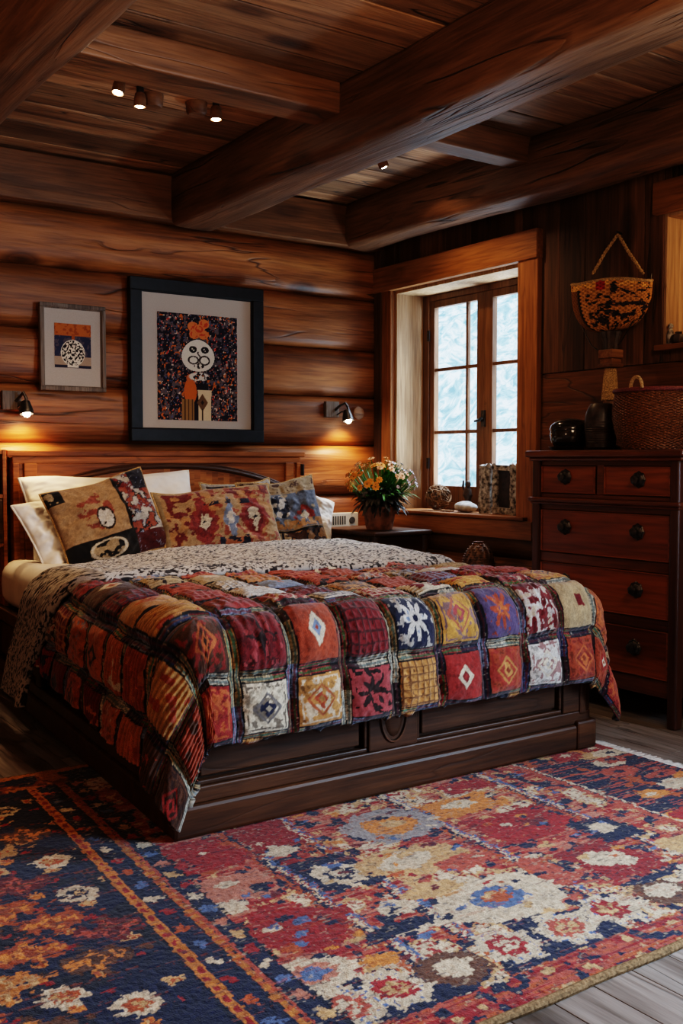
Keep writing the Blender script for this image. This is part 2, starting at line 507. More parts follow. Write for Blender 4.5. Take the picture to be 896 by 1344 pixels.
f.build('window_frame', M['sash'], w1, bevel=.004)
def sash(y0, y1, gy0, gy1, mun):
    m = MB()
    m.box(4.305, 4.345, y0, gy0, .885, 2.185); m.box(4.305, 4.345, gy1, y1, .885, 2.185)
    m.box(4.306, 4.344, gy0, gy1, .885, .99); m.box(4.306, 4.344, gy0, gy1, 2.14, 2.185)
    for zz in (1.335, 1.74):
        m.box(4.312, 4.338, gy0, gy1, zz - .011, zz + .011)
    m.box(4.313, 4.337, mun - .010, mun + .010, .99, 2.14)
    s_ = m.build('sash', M['sash'], w1, bevel=.003)
    MB().box(4.323, 4.327, gy0 - .005, gy1 + .005, .985, 2.145).build('pane', M['glass'], s_)
sash(4.70, 5.225, 4.770, 5.180, 4.872)
sash(4.212, 4.70, 4.265, 4.630, 4.33)
h = MB(); h.box(4.292, 4.306, 4.685, 4.715, 1.36, 1.46); h.tube([(4.292, 4.70, 1.41), (4.275, 4.70, 1.41), (4.272, 4.705, 1.40), (4.272, 4.75, 1.395)], [.009, .009, .010, .007], 8)
h.build('window_handle', M['iron'], w1, smooth=True)
h = MB(); h.box(4.292, 4.300, 5.215, 5.24, 1.93, 2.0); h.box(4.292, 4.300, 5.215, 5.24, 1.1, 1.17)
h.build('hinge', M['iron'], w1)

# ---------------- window_2 (lights the foreground)
w2 = empty('window_2', (XR, .2, .75)); w2['kind'] = 'structure'
c = MB()
c.box(4.044, 4.085, 1.15, 1.31, .63, 2.31); c.box(4.044, 4.085, -.91, -.75, .63, 2.31); c.box(4.035, 4.085, -.93, 1.33, 2.30, 2.46); c.box(4.02, 4.36, -.80, 1.20, .725, .752)
c.build('casing', M['casingz'], w2, bevel=.005)
m = MB()
for yy in (-.75, -.14, .48, 1.10):
    m.box(4.30, 4.34, yy, yy + .05, .752, 2.30)
m.box(4.302, 4.338, -.75, 1.15, .752, .82); m.box(4.302, 4.338, -.75, 1.15, 2.24, 2.30)
m.build('sash', M['sash'], w2, bevel=.003)
MB().box(4.318, 4.322, -.75, 1.15, .80, 2.26).build('pane', M['glass'], w2)

# ---------------- lit niche in the right wall
n = empty('trim_5', (XR, 2.8, 1.7)); n['kind'] = 'structure'
MB().box(4.040, 4.085, 2.2, 3.245, 2.325, 2.475).build('niche_head', M['casing'], n, bevel=.005)
MB().box(4.03, 4.36, 2.3, 3.215, 1.675, 1.702).build('niche_sill', M['casing'], n, bevel=.004)
m = MB()
for k in range(3):
    m.box(4.082 + k * .095, 4.175 + k * .095, 3.185, 3.202, 1.70, 2.33)
m.box(4.36, 4.378, 2.3, 3.2, 1.68, 2.34)
m.box(4.082, 4.36, 2.35, 3.185, 2.31, 2.33)
m.build('niche_lining', M['reveal'], n, bevel=.003)

# ---------------- hillside seen through the windows
hn = 90
xs = np.linspace(6.2, 19, hn); ys = np.linspace(-6, 22, 140)
GX, GY = np.meshgrid(xs, ys, indexing='ij')
GZ = -.6 + (GX - 6.2) * .62 + 1.3 * (fbm(GX * .5, GY * .5, 5) - .5) + .7 * (fbm(GX * 2, GY * 2, 9) - .5)
m, nt, b = newmat('frosted hillside'); L = nt.links.new
tc = N(nt, 'ShaderNodeTexCoord')
n1 = N(nt, 'ShaderNodeTexNoise'); n1.inputs['Scale'].default_value = 3.4; n1.inputs['Detail'].default_value = 8; n1.inputs['Roughness'].default_value = .68; n1.inputs['Distortion'].default_value = 1.2
L(tc.outputs['Object'], n1.inputs['Vector'])
rr = ramp(nt, n1.outputs[0], [(.36, (.14, .29, .36)), (.48, (.38, .58, .66)), (.58, (.90, .95, .99))])
L(rr.outputs[0], b.inputs['Base Color']); b.inputs['Roughness'].default_value = .9
ho = np_grid('hillside', np.stack([GX, GY, GZ], -1), m); ho['kind'] = 'structure'

# ---------------- beams (along Y) and short rafters (along X)
def beam(name, x0, x1, z0, z1, y0, y1, rnd, wob, seed, label, mat=M['beam']):
    rows = []
    ny = 130
    cx, cz = (x0 + x1) / 2, (z0 + z1) / 2; hx, hz = (x1 - x0) / 2, (z1 - z0) / 2
    sec = []
    for k in range(36):
        th = 2 * PI * k / 36 + .01
        e = rnd
        c_, s_ = math.cos(th), math.sin(th)
        sec.append((math.copysign(abs(c_) ** e, c_) * hx, math.copysign(abs(s_) ** e, s_) * hz))
    for i in range(ny + 1):
        yy = y0 + (y1 - y0) * i / ny
        d = wob * 1.5 * mnoise.noise((yy * .6, seed, 0)); d2 = wob * 1.2 * mnoise.noise((yy * .7, seed, 7))
        row = []
        for (a, c_) in sec:
            q = 1 + wob * 1.6 * mnoise.noise((a * 9 + seed, yy * 2.2, c_ * 9)) + wob * .8 * mnoise.noise((a * 26 + seed, yy * 7, c_ * 26))
            zz = min(cz + c_ * q + d2, ZC + .004)
            row.append((cx + a * q + d, yy, zz))
        rows.append(row)
    o = MB().grid([r[::-1] for r in rows], cv=True, cap=True).build(name, mat, smooth=True, sharp=50)
    tag(o, label, 'beam')
    return o
beam('ceiling_beam', 2.545, 2.83, 2.485, 2.80, YN, 5.40, .30, .020, 3, 'thick rough-hewn ceiling beam crossing the middle of the ceiling to the log wall')
beam('ceiling_beam', 3.745, 3.985, 2.49, 2.80, YN, 5.40, .48, .020, 11, 'rounded hewn ceiling beam nearest the window wall')
beam('ceiling_beam', 1.04, 1.275, 2.495, 2.80, YN, 5.40, .28, .014, 23, 'ceiling beam in the upper left corner, left of the row of spotlights')
def rafter(x0, x1, y0, y1, z0, label):
    o = MB().box(x0, x1, y0, y1, z0, ZC - .001).build('ceiling_rafter', M['rafter'], bevel=.008)
    tag(o, label, 'beam')
rafter(1.27, 2.55, 3.70, 3.90, 2.645, 'squared wooden cross rafter in front of the three lit ceiling spotlights')
rafter(2.82, 3.76, 3.77, 3.90, 2.645, 'short pale cross rafter between the middle beam and the window-side beam')

# ------------------------------------------------------------------ bed
X0, X1, YF, SH = 1.29, 3.113, 2.745, .075
bed = thing('bed', 'large dark wooden panelled platform bed with an arched headboard', 'bed', (2.3, 4.0, 0))
m = MB(); m.box(X0, X1, YF, 5.36, .016, .115); m.build('plinth', M['bed'], bed, bevel=.012, shear=True)
m = MB(); m.box(X0 + .05, X1 - .05, YF + .05, 5.35, .115, .40); m.build('platform', M['bed'], bed, shear=True)
m = MB()
m.box(X0 + .012, X1 - .012, YF + .012, YF + .05, .115, .165)
m.box(X0 + .012, X1 - .012, YF + .012, YF + .05, .40, .47)
for a, b_ in ((X0 + .012, 1.36), (2.015, 2.225), (2.95, X1 - .012)):
    m.box(a, b_, YF + .014, YF + .052, .165, .40)
m.build('front_frame', M['bed'], bed, bevel=.005, shear=True)
for a, b_ in ((1.36, 2.015), (2.225, 2.95)):
    m = MB()
    m.box(a + .03, b_ - .03, YF + .03, YF + .05, .19, .375)
    # moulding round the panel
    for (p, q, r0, r1) in ((a, b_, .165, .18), (a, b_, .385, .40)):
        m.box(p, q, YF + .022, YF + .05, r0, r1)
    m.box(a, a + .015, YF + .022, YF + .05, .18, .385); m.box(b_ - .015, b_, YF + .022, YF + .05, .18, .385)
    m.build('front_panel', M['bed'], bed, bevel=.004, shear=True)
m = MB()
m.tube([(2.12 + .055 * math.cos(k * PI / 16), YF + .013, .285 + .095 * math.sin(k * PI / 16)) for k in range(33)], .006, 6)
m.ball((2.12, YF + .014, .285), (.04, .006, .08))
m.build('oval_carving', M['bed'], bed, smooth=True, shear=True)
m = MB()
m.box(X1 - .10, X1 + .008, YF - .008, YF + .09, .016, .13); m.box(X1 - .075, X1 - .035, YF + .006, YF + .03, .15, .46)
m.build('corner_post', M['bed'], bed, bevel=.010, shear=True)
# side rails
for sx in (0, 1):
    m = MB()
    xa, xb = (X0 + .012, X0 + .05) if sx == 0 else (X1 - .05, X1 - .012)
    m.box(xa, xb, YF + .05, 5.35, .115, .165); m.box(xa, xb, YF + .05, 5.35, .36, .42)
    for yy in (YF + .05, 3.55, 4.35, 5.25):
        m.box(xa + .001, xb - .001, yy, yy + .10, .165, .36)
    m.build('side_rail', M['bed'], bed, bevel=.005, shear=True)
    m = MB()
    xa, xb = (X0 + .034, X0 + .052) if sx == 0 else (X1 - .052, X1 - .034)
    for yy, y2 in ((YF + .15, 3.55), (3.65, 4.35), (4.45, 5.25)):
        m.box(xa, xb, yy + .02, y2 - .02, .185, .34)
    m.build('side_panel', M['bed'], bed, bevel=.004, shear=True)
# headboard
hb = MB().box(1.63, 3.41, 5.405, 5.45, .12, 1.17).build('headboard', M['head'], bed, bevel=.004)
m = MB()
m.box(1.60, 3.44, 5.385, 5.465, 1.175, 1.207)
m.box(1.63, 3.41, 5.392, 5.41, 1.135, 1.175)
for a, b_ in ((1.63, 1.665), (1.69, 1.76), (3.30, 3.36), (3.38, 3.41)):
    m.box(a, b_, 5.388, 5.41, .42, 1.14)
m.build('headboard_frame', M['head'], hb, bevel=.005)
pts = []
for k in range(41):
    u = -1 + 2 * k / 40
    pts.append((2.53 + .77 * u, 5.392, 1.118 - .135 * abs(u) ** 2.3))
m = MB().tube(pts, .013, 8)
m.tube([(p[0], 5.398, p[2] + .017) for p in pts], .007, 6)
m.build('arch_moulding', M['bed'], hb, smooth=True)
m = MB()
for k in range(40):
    a, c_ = pts[k], pts[k + 1]
    m.add([(a[0], 5.398, .5), (c_[0], 5.398, .5), (c_[0], 5.398, c_[2]), (a[0], 5.398, a[2])], [(0, 1, 2, 3)])
m.build('arch_panel', M['head'], hb)
MB().box(3.415, 3.425, 5.37, 5.40, 1.06, 1.13).build('bracket', M['iron'], hb)

# mattress with fitted sheet
def rbox(x0, x1, y0, y1, z0, z1, rad, n=10, nx=26, wr=.003, seed=0):
    """rounded box as six-sided superellipsoid-like lofted rows"""
    rows = []
    prof = []
    for k in range(n + 1):
        a = -PI / 2 + PI * k / n
        prof.append((math.cos(a), math.sin(a)))
    H = (z1 - z0) / 2; zc = (z0 + z1) / 2
    outline = []
    hx, hy = (x1 - x0) / 2, (y1 - y0) / 2; cx, cy = (x0 + x1) / 2, (y0 + y1) / 2
    for q, (sx, sy) in enumerate(((1, 1), (-1, 1), (-1, -1), (1, -1))):
        for k in range(8):
            a = q * PI / 2 + PI / 2 * k / 7
            outline.append((sx * (hx - rad), sy * (hy - rad), math.cos(a), math.sin(a)))
    rings = []
    for c_, s_ in prof:
        zz = zc + (H - rad) * (1 if s_ > 0 else -1 if s_ < 0 else 0) + rad * s_
        ring = []
        for (ox, oy, dx, dy) in outline:
            ring.append((cx + ox + dx * rad * c_, cy + oy + dy * rad * c_, zz))
        rings.append(ring)
    return rings
mt = MB().grid(rbox(X0 + .05, X1 - .05, YF + .05, 5.355, .401, .645, .09), cv=True, cap=True).build('mattress', M['sheet'], None, smooth=True, sharp=60, shear=True)
tag(mt, 'thick mattress in a white fitted sheet lying on the dark wooden bed', 'mattress')

# ---- draped quilt
XT0, XT1, YT = X0 + .095, X1 - .095, YF + .095
OL, OR, OF = .45, .43, .42
WQ = XT1 - XT0
ZT, RHO = .648, .115
def drape(s, t, lift, zt=ZT, seed=1):
    aL = np.maximum(OL - s, 0); aR = np.maximum(s - OL - WQ, 0)
    a = aL + aR; sg = np.where(aL > 0, -1.0, 1.0)
    b = np.maximum(OF - t, 0)
    r = np.hypot(a, b) + 1e-9
    th = np.minimum(r / RHO, PI / 2)
    ex = np.maximum(r - RHO * PI / 2, 0)
    fold = (fbm(s * 3.1 + 7, t * 3.1 + 3, seed + 40, 2) - .5) * .16 + .02 * np.sin(s * 13 + t * 13)
    out = (RHO + lift) * np.sin(th) + ex * .10 + ex * fold * .9
    z = zt - RHO + (RHO + lift) * np.cos(th) - ex * .985
    z = np.maximum(z, .05 + lift * .2)
    phi = np.arctan2(b, a)
    phi = phi + np.where(sg < 0, .34, .10) * np.sin(2 * phi)
    dx, dy = sg * np.cos(phi), -np.sin(phi)
    out = out + np.where(sg < 0, .16, .10) * ex * np.sin(2 * phi) ** 2
    x = XT0 + np.clip(s - OL, 0, WQ) + dx * out
    y = YT + np.maximum(t - OF, 0) + dy * out
    x = x + SH * (y - YF)
    return np.stack([x, y, z], -1)

PAL = {k: np.array(lin(*v)) for k, v in dict(
    crimson=(130, 22, 28), red=(165, 36, 28), rust=(178, 68, 26), orange=(206, 104, 34), ochre=(205, 140, 62), yellow=(222, 158, 52),
    tan=(196, 165, 118), cream=(226, 208, 178), pink=(176, 66, 68), brown=(92, 54, 34), dark=(48, 28, 26), navy=(34, 38, 66),
    blue=(58, 82, 132), lblue=(126, 146, 182), purple=(92, 74, 116), white=(228, 220, 210), black=(24, 20, 22), green=(92, 96, 60)).items()}
CELL = .2
spec = {  # (row, col): (ground, second, third, motif)
    (0, 2): ('red', 'orange', 'rust', 3), (0, 3): ('cream', 'dark', 'navy', 3), (0, 4): ('ochre', 'cream', 'rust', 3), (0, 5): ('pink', 'dark', 'dark', 2),
    (0, 6): ('ochre', 'brown', 'red', 4), (0, 7): ('red', 'cream', 'crimson', 1), (0, 8): ('rust', 'red', 'ochre', 3), (0, 9): ('white', 'crimson', 'cream', 3),
    (0, 10): ('rust', 'crimson', 'orange', 3), (0, 11): ('rust', 'red', 'cream', 1), (0, 12): ('red', 'orange', 'rust', 3), (0, 0): ('brown', 'dark', 'red', 3), (0, 1): ('rust', 'brown', 'red', 0),
    (1, 2): ('brown', 'red', 'orange', 3), (1, 3): ('crimson', 'dark', 'pink', 6), (1, 4): ('rust', 'cream', 'lblue', 1), (1, 5): ('crimson', 'dark', 'red', 4),
    (1, 6): ('navy', 'white', 'lblue', 2), (1, 7): ('yellow', 'purple', 'pink', 3), (1, 8): ('purple', 'rust', 'orange', 2), (1, 9): ('crimson', 'white', 'cream', 6),
    (1, 10): ('tan', 'crimson', 'crimson', 5), (1, 11): ('orange', 'crimson', 'rust', 3), (1, 12): ('tan', 'crimson', 'red', 6), (1, 1): ('ochre', 'rust', 'brown', 0), (1, 0): ('brown', 'rust', 'orange', 0),
    (2, 2): ('ochre', 'rust', 'brown', 0), (2, 3): ('red', 'crimson', 'pink', 6), (2, 4): ('red', 'cream', 'pink', 6), (2, 5): ('white', 'navy', 'lblue', 3),
    (2, 6): ('red', 'cream', 'pink', 4), (2, 7): ('cream', 'crimson', 'red', 0), (2, 8): ('yellow', 'rust', 'red', 0), (2, 9): ('red', 'navy', 'cream', 6), (2, 10): ('yellow', 'rust', 'navy', 3),
    (2, 1): ('rust', 'orange', 'red', 0), (2, 0): ('orange', 'rust', 'brown', 0)}
rs = np.random.RandomState(12)
grounds = ['crimson', 'red', 'rust', 'ochre', 'white', 'red', 'lblue', 'pink', 'tan', 'crimson', 'rust']
seconds = ['cream', 'orange', 'navy', 'rust', 'dark', 'ochre', 'lblue']
for r_ in range(0, 12):
    for c_ in range(-1, 15):
        if (r_, c_) not in spec:
            gl = ['rust', 'orange', 'red', 'brown', 'ochre', 'crimson'] if c_ < 3 else grounds
            spec[(r_, c_)] = (gl[rs.randint(len(gl))], seconds[rs.randint(len(seconds))], seconds[rs.randint(len(seconds))], [0, 6, 3, 4, 1, 0, 6][rs.randint(7)])

def quilt_paint(s, t):
    wob = .008
    s2 = s + .07 + wob * (fbm(s * 9, t * 9, 60) - .5) * 2; t2 = t + wob * (fbm(s * 9, t * 9, 70) - .5) * 2
    ci = np.floor(s2 / CELL).astype(int); ri = np.floor(t2 / CELL).astype(int)
    u = s2 / CELL - ci - .5; v = t2 / CELL - ri - .5
    col = np.zeros(s.shape + (3,)); rib = np.zeros(s.shape)
    nz = fbm(s * 55, t * 55, 80, 3); nb = fbm(s * 28, t * 28, 90, 2); sp = vnoise(s * 190, t * 190, 99)
    for (r_, c_), (g1, g2, g3, mo) in spec.items():
        k = (ri == r_) & (ci == c_)
        if not k.any(): continue
        uu, vv = u[k], v[k]; rr = np.hypot(uu, vv); ph = np.arctan2(vv, uu)
        A, B, C = PAL[g1], PAL[g2], PAL[g3]
        o = np.repeat(A[None], len(uu), 0)
        n_ = nz[k]; nb_ = nb[k]
        def put(mask, c): o[mask] = c
        if mo == 0:
            w = np.sin(vv * 62 + uu * 3); o *= (.86 + .22 * w)[:, None]; rib[k] = w * .9
            put((np.abs(uu) < .30) & (nb_ > .62), B)
        elif mo == 1:
            d = np.abs(uu) * 1.15 + np.abs(vv)
            put(n_ > .66, A * .65); put(d + .05 * (n_ - .5) < .22, B); put(d < .11, C); put(d < .04, A)
        elif mo == 2:
            st = .11 + .18 * np.abs(np.cos(ph * 4)) ** 1.4 + .16 * (n_ - .5)
            put((rr < st) & (rr > .05) & (nb_ > .36), B); put((rr < st * .6) & (n_ > .52), C); put((n_ > .64) & (rr > .25), B * .6)
        elif mo == 3:
            env = 1 - rr / .40
            q_ = n_ + .55 * (nb_ - .5)
            sq = np.maximum(np.abs(uu), np.abs(vv)); dm = np.abs(uu) + np.abs(vv)
            put(q_ + .34 * env > .68, B * .75 + A * .25); put((np.abs(dm - .24) < .030 + .05 * (n_ - .5)), C * .8 + A * .2); put((dm < .13 + .2 * (n_ - .5)), C); put(dm < .06, A * .6)
            put((np.abs(sq - .34) < .016) & (n_ > .42), B * .8 + A * .2); put((rr > .30) & (n_ < .33), A * .55)
        elif mo == 4:
            w = np.maximum(np.sin(uu * 48), np.sin(vv * 48)); put((w > .82) | (n_ > .7), B * .8 + A * .2); rib[k] = w * .6
        elif mo == 5:
            put((np.abs(uu - .05) < .07) & (np.abs(vv) < .09), B)
        else:
            put((n_ + .4 * (nb_ - .5)) > .56, B * .7 + A * .3); put(n_ > .67, C * .8 + A * .2); put((np.abs(uu * vv) < .004) & (n_ > .45), B); put(n_ < .34, A * .6); rib[k] = np.sin(uu * 40 + 6 * nb_) * .5 + (nb_ - .5) * 3
        o *= (.80 + .4 * n_)[:, None]
        col[k] = o
    # sashing strips between the patches
    su, sv = .5 - np.abs(u), .5 - np.abs(v)
    wS = .105
    vert = su < wS; horiz = sv < wS
    for mask, d, along, idx in ((horiz, sv, s, np.round(t2 / CELL).astype(int) * 3 + 1), (vert, su, t, np.round(s2 / CELL).astype(int) * 5)):
        seg = np.floor(along / .11).astype(int)
        hsh = ((idx * 73 + seg * 37 * 11 + 17) % 97) / 97.0
        core = np.zeros(s.shape + (3,))
        names = ['blue', 'tan', 'crimson', 'navy', 'pink', 'lblue', 'red', 'tan', 'navy', 'dark', 'ochre', 'cream']
        for q, nm in enumerate(names):
            core[(hsh >= q / len(names)) & (hsh < (q + 1) / len(names))] = PAL[nm]
        core = np.where((sp > .66)[..., None], core * .45, core)
        core = np.where(((along * 190) % 2 < .7)[..., None], core * .7, core)
        core = np.where((sp < .17)[..., None], core * .5 + PAL['cream'] * .4, core)
        mid_ = (d > wS * .30) & (d < wS * .62)
        core = np.where(mid_[..., None], np.roll(core, 7, axis=-1) * .35 + PAL['crimson'] * .25 + PAL['navy'] * .3, core)
        edge = (d > wS * .78) | (d < wS * .10)
        core = np.where(edge[..., None], PAL['black'], core)
        col[mask] = core[mask]
    puff = (1 - (2 * np.abs(u)) ** 4) * (1 - (2 * np.abs(v)) ** 4)
    col = col * (.62 + .5 * fbm(s * 30, t * 30, 111, 3))[..., None]
    g_ = col.mean(-1, keepdims=True); col = col * .86 + g_ * .14
    wv_ = .8 + .2 * np.sin(s * 1100) * np.sin(t * 1100); sp2 = vnoise(s * 260, t * 260, 131)
    col = col * wv_[..., None] * (.72 + .5 * sp2)[..., None]
    return np.clip(col * .95, 0, 1), puff, rib

quilt = thing('quilt', 'patchwork quilt of red, orange, cream and blue squares draped over the foot of the bed', 'quilt', (2.3, 3.2, .6))
ns, nt_ = 820, 600
tmax = OF + 4.25 - YT
s_ = np.linspace(0, OL + WQ + OR, ns); t_ = np.linspace(0, tmax, nt_)
T, Sg = np.meshgrid(t_, s_, indexing='ij')
hem = 1 - .05 * (fbm(Sg * 2.3, T * 2.3, 31, 2))
Sg2 = Sg.copy(); T2 = T.copy()
lf = Sg < OL; Sg2[lf] = OL - (OL - Sg[lf]) * (1.12 - .22 * np.clip((T[lf] - OF) / 1.2, 0, 1)) * hem[lf]
T2[T < OF] = (OF - (OF - T) * hem)[T < OF]
colq, puff, rib = quilt_paint(Sg, T)
lift = .006 + .030 * puff + .0035 * rib + .018 * (fbm(Sg * 5, T * 5, 3, 2) - .5) + .014 * (fbm(Sg * 20, T * 20, 8, 3) - .5) + .004 * (fbm(Sg * 70, T * 70, 18, 2) - .5) + .03 * (fbm(Sg * 1.6, T * 1.6, 21, 1) - .5)
PQ = drape(Sg2, T2, lift + .012)
qo = np_grid('patchwork_top', PQ, M['cloth'], quilt, colq)
sm = qo.modifiers.new('thick', 'SOLIDIFY'); sm.thickness = .022; sm.offset = -1
# turned-back lining band
nb_s, nb_t = 860, 330
sb_ = np.linspace(-.13, OL + WQ + .36, nb_s); v_ = np.linspace(0, 1, nb_t)
Vb, Sb = np.meshgrid(v_, sb_, indexing='ij')
aL = np.maximum(OL - Sb, 0); aR = np.maximum(Sb - OL - WQ, 0)
wav = .03 * (vnoise(Sb * 3, Sb * 0, 55) - .5)
y0b = 3.66 + .10 * (Sb - OL) / WQ * 0 + np.minimum(aL, .45) * 1.0 + aL * .12 - .04 * np.clip((Sb - OL - WQ * .6) / WQ, 0, 1) + wav
y1b = 4.72 - .10 * np.clip(1 - (Sb - OL) / .5, 0, 1) - aL * .10 + aR * .0 + wav * .7
y1b = y1b - .38 * np.clip(1 - (Sb - OL) / (WQ * .50), 0, 1)
y1b = np.maximum(y1b + aL * .75, y0b + .30)
Tb = OF + (y0b + (y1b - y0b) * Vb) - YT
n1 = vnoise(Sb * 115 + 5 * vnoise(Sb * 16, Vb * 16, 4), Vb * 190 + 3 * vnoise(Sb * 20, Vb * 12, 5), 15); n2_ = fbm(Sb * 50, Vb * 75, 16, 2)
dk = (n1 * .65 + n2_ * .35)
cb = np.where((dk > .57)[..., None], np.array(lin(40, 36, 38)), np.array(lin(178, 170, 162)))
cb = np.where(((dk > .53) & (dk <= .57))[..., None], np.array(lin(120, 112, 108)), cb)
edge = np.minimum(Vb, 1 - Vb) * 19
roll = np.clip(edge, 0, 1) ** .5
liftb = .030 + .040 * roll + .010 * fbm(Sb * 30, Vb * 46, 17, 2) + .014 * (fbm(Sb * 4, Tb * 4, 18, 2) - .5) + .03 * (fbm(Sb * 1.6, Tb * 1.6, 21, 1) - .5)
PB = drape(Sb, Tb, liftb)
bo = np_grid('turned_back_lining', PB, M['lining'], quilt, cb)
bo['label'] = 'cream lining speckled with black dashes, folded back over the quilt'
sm = bo.modifiers.new('thick', 'SOLIDIFY'); sm.thickness = .028; sm.offset = -1

# ------------------------------------------------------------------ pillows
def pillow(name, label, cat, w, h, th, loc, tilt, yaw, roll, mat, paint=None, seed=0, wr=1.0, n=110, group=None, flop=0):
    root = thing(name, label, cat, loc, 0, group)
    from mathutils import Euler
    R = (Matrix.Rotation(yaw, 3, 'Z') @ Matrix.Rotation(-tilt, 3, 'X') @ Matrix.Rotation(-roll, 3, 'Y'))
    Rn = np.array(R)
    u = np.linspace(-1, 1, n); U, V = np.meshgrid(u, u, indexing='ij')
    obs = []
    for side in (-1, 1):
        prof = np.clip((1 - U ** 2) * (1 - V ** 2), 0, 1) ** .42
        nx_ = (fbm(U * 2.5 + 9, V * 2.5 + seed, seed + 3, 2) - .5) * .05 * wr + (fbm(U * 7 + 9, V * 7 + 3, seed + 5, 2) - .5) * .02 * wr
        X = w / 2 * U * (1 - .055 * (1 - V ** 2) * np.abs(U) ** 2)
        Z = h / 2 * V * (1 - .075 * (1 - U ** 2) * np.abs(V) ** 2)
        Z = Z + flop * (U ** 2) * (-.06) + (fbm(U * 1.5, V * 0, seed + 11, 1) - .5) * .03
        Yy = side * (th / 2 * prof + nx_ * prof ** .5)
        P = np.stack([X, Yy, Z], -1) @ Rn.T
        if side == 1: P = P[::-1]
        obs.append((P, U, V))
    # join the two faces in one mesh
    P = np.concatenate([obs[0][0], obs[1][0]], 0)
    U2 = np.concatenate([U, U[::-1]], 0); V2 = np.concatenate([V, V], 0)
    col = paint(U2, V2, seed) if paint else np.ones(P.shape) * .8
    if paint:
        g_ = col.mean(-1, keepdims=True); col = (col * .72 + g_ * .28) * .62 * (.7 + .5 * fbm(U2 * 20, V2 * 20, seed + 2, 2))[..., None]
    o = np_grid('cover', P + np.array(loc), mat, root, col)
    # piping / seam edge
    m = MB(); pts = []
    idx = [(i, 0) for i in range(n)] + [(n - 1, j) for j in range(n)] + [(i, n - 1) for i in range(n - 1, -1, -1)] + [(0, j) for j in range(n - 1, -1, -1)]
    for (i, j) in idx[::3]:
        pts.append(tuple(obs[0][0][i, j]))
    pts.append(pts[0])
    m.tube(pts, .006, 6).build('seam_edge', M['rope'] if paint else M['pillow'], root, smooth=True, local=True)
    return root

def pc(k): return PAL[k]
def paint_left(U, V, sd):
    n = fbm(U * 9, V * 9, sd, 3); nb = fbm(U * 4, V * 4, sd + 9, 2)
    c = np.repeat(np.repeat((pc('ochre') * .55 + pc('tan') * .4)[None, None], U.shape[0], 0), U.shape[1], 1)
    def put(mk, k, f=1): c[mk] = pc(k) * f
    blob = np.hypot((U + .25) / .30, (V - .25) / .42)
    mk = (blob < 1.1) & (n > .5); put(mk, 'rust', .9)
    e = np.hypot((U + .12) / .16, (V - .02) / .28); put(e < 1, 'dark'); put((e < .82) & (n > .42), 'white')
    put((U < -.7) & (V > .6), 'black'); put((U < -.75) & (V > .65) & (n > .55), 'tan')
    lo = (V < -.38) & (U < .28); put(lo, 'black'); e2 = np.hypot((U + .25) / .36, (V + .68) / .24)
    put(lo & (e2 < 1) & (n > .46), 'tan'); put(lo & (np.abs(e2 - .9) < .08), 'cream')
    r = U > .30; put(r, 'crimson'); put(r & (nb > .53), 'dark'); put(r & (n > .56), 'white', .8); put(r & (n < .40), 'rust')
    put(r & (V > .45) & (U > .62), 'navy', .7); put(r & (V < -.55), 'crimson', .55)
    put(r & (n > .52) & (n < .545), 'lblue')
    put(np.abs(U - .30) < .022, 'black')
    return np.clip(c * (.75 + .5 * vnoise(U * 60, V * 60, 5))[..., None], 0, 1)
def paint_mid(U, V, sd):
    n = fbm(U * 11, V * 7, sd, 3); nb = fbm(U * 5, V * 4, sd + 4, 2)
    c = np.repeat(np.repeat((pc('ochre') * .5 + pc('tan') * .5)[None, None], U.shape[0], 0), U.shape[1], 1)
    def put(mk, k, f=1): c[mk] = pc(k) * f
    put((V > .62) & (nb > .42), 'crimson'); put((n > .56), 'rust'); put(nb > .64, 'ochre')
    for cx in (-.36, .52):
        d = np.abs(U - cx) / .26 + np.abs(V + .05) / .75 + (n - .5) * .8
        put(d < 1, 'red'); put(d < .62, 'crimson'); put((d < .40), 'cream'); put((d < .22) & (n > .5), 'navy')
    d = np.abs(U - .1) / .12 + np.abs(V + .1) / .6 + (n - .5) * .9; put(d < 1, 'lblue'); put((d < 1) & (n > .55), 'white')
    put((np.abs(V - .42) < .07) & (np.abs(U - .1) < .4) & (n > .42), 'navy')
    put((V < -.55) & (np.abs(U - .1) < .25) & (n > .45), 'navy'); put((V < -.6) & (n < .44), 'orange'); put((U < -.5) & (n > .57), 'crimson')
    put(np.maximum(np.abs(U), np.abs(V) ) > .93, 'tan', .8)
    return np.clip(c * (.75 + .5 * vnoise(U * 70, V * 50, 6))[..., None], 0, 1)
def paint_right(U, V, sd):
    n = fbm(U * 9, V * 9, sd, 3); nb = fbm(U * 4, V * 4, sd + 2, 2)
    c = np.repeat(np.repeat((pc('tan') * .8)[None, None], U.shape[0], 0), U.shape[1], 1)
    def put(mk, k, f=1): c[mk] = pc(k) * f
    put((V < .55) & (V > -.4) & (nb > .38), 'lblue', .55); put((V > .6) & (n > .55), 'brown')
    e = np.hypot((U + .15) / .25, (V - .2) / .3); put((e < 1) & (n > .5), 'white'); put((e < 1) & (n < .42), 'navy')
    d = np.abs(U - .45) / .35 + np.abs(V + .1) / .3; put((d < 1) & (n > .45), 'red'); put((d < .4), 'cream'); put((np.abs(V + .28) < .1) & (n > .45), 'ochre')
    lo = V < -.45; put(lo, 'navy', .9); put(lo & (U < 0) & (np.abs(np.sin(U * 14)) > .4) & (n > .4), 'tan'); put(lo & (U > 0) & (n > .52), 'ochre', .8); put(lo & (n < .38), 'brown')
    put(np.abs(V + .45) < .02, 'black')
    return np.clip(c * (.75 + .5 * vnoise(U * 60, V * 60, 7))[..., None], 0, 1)
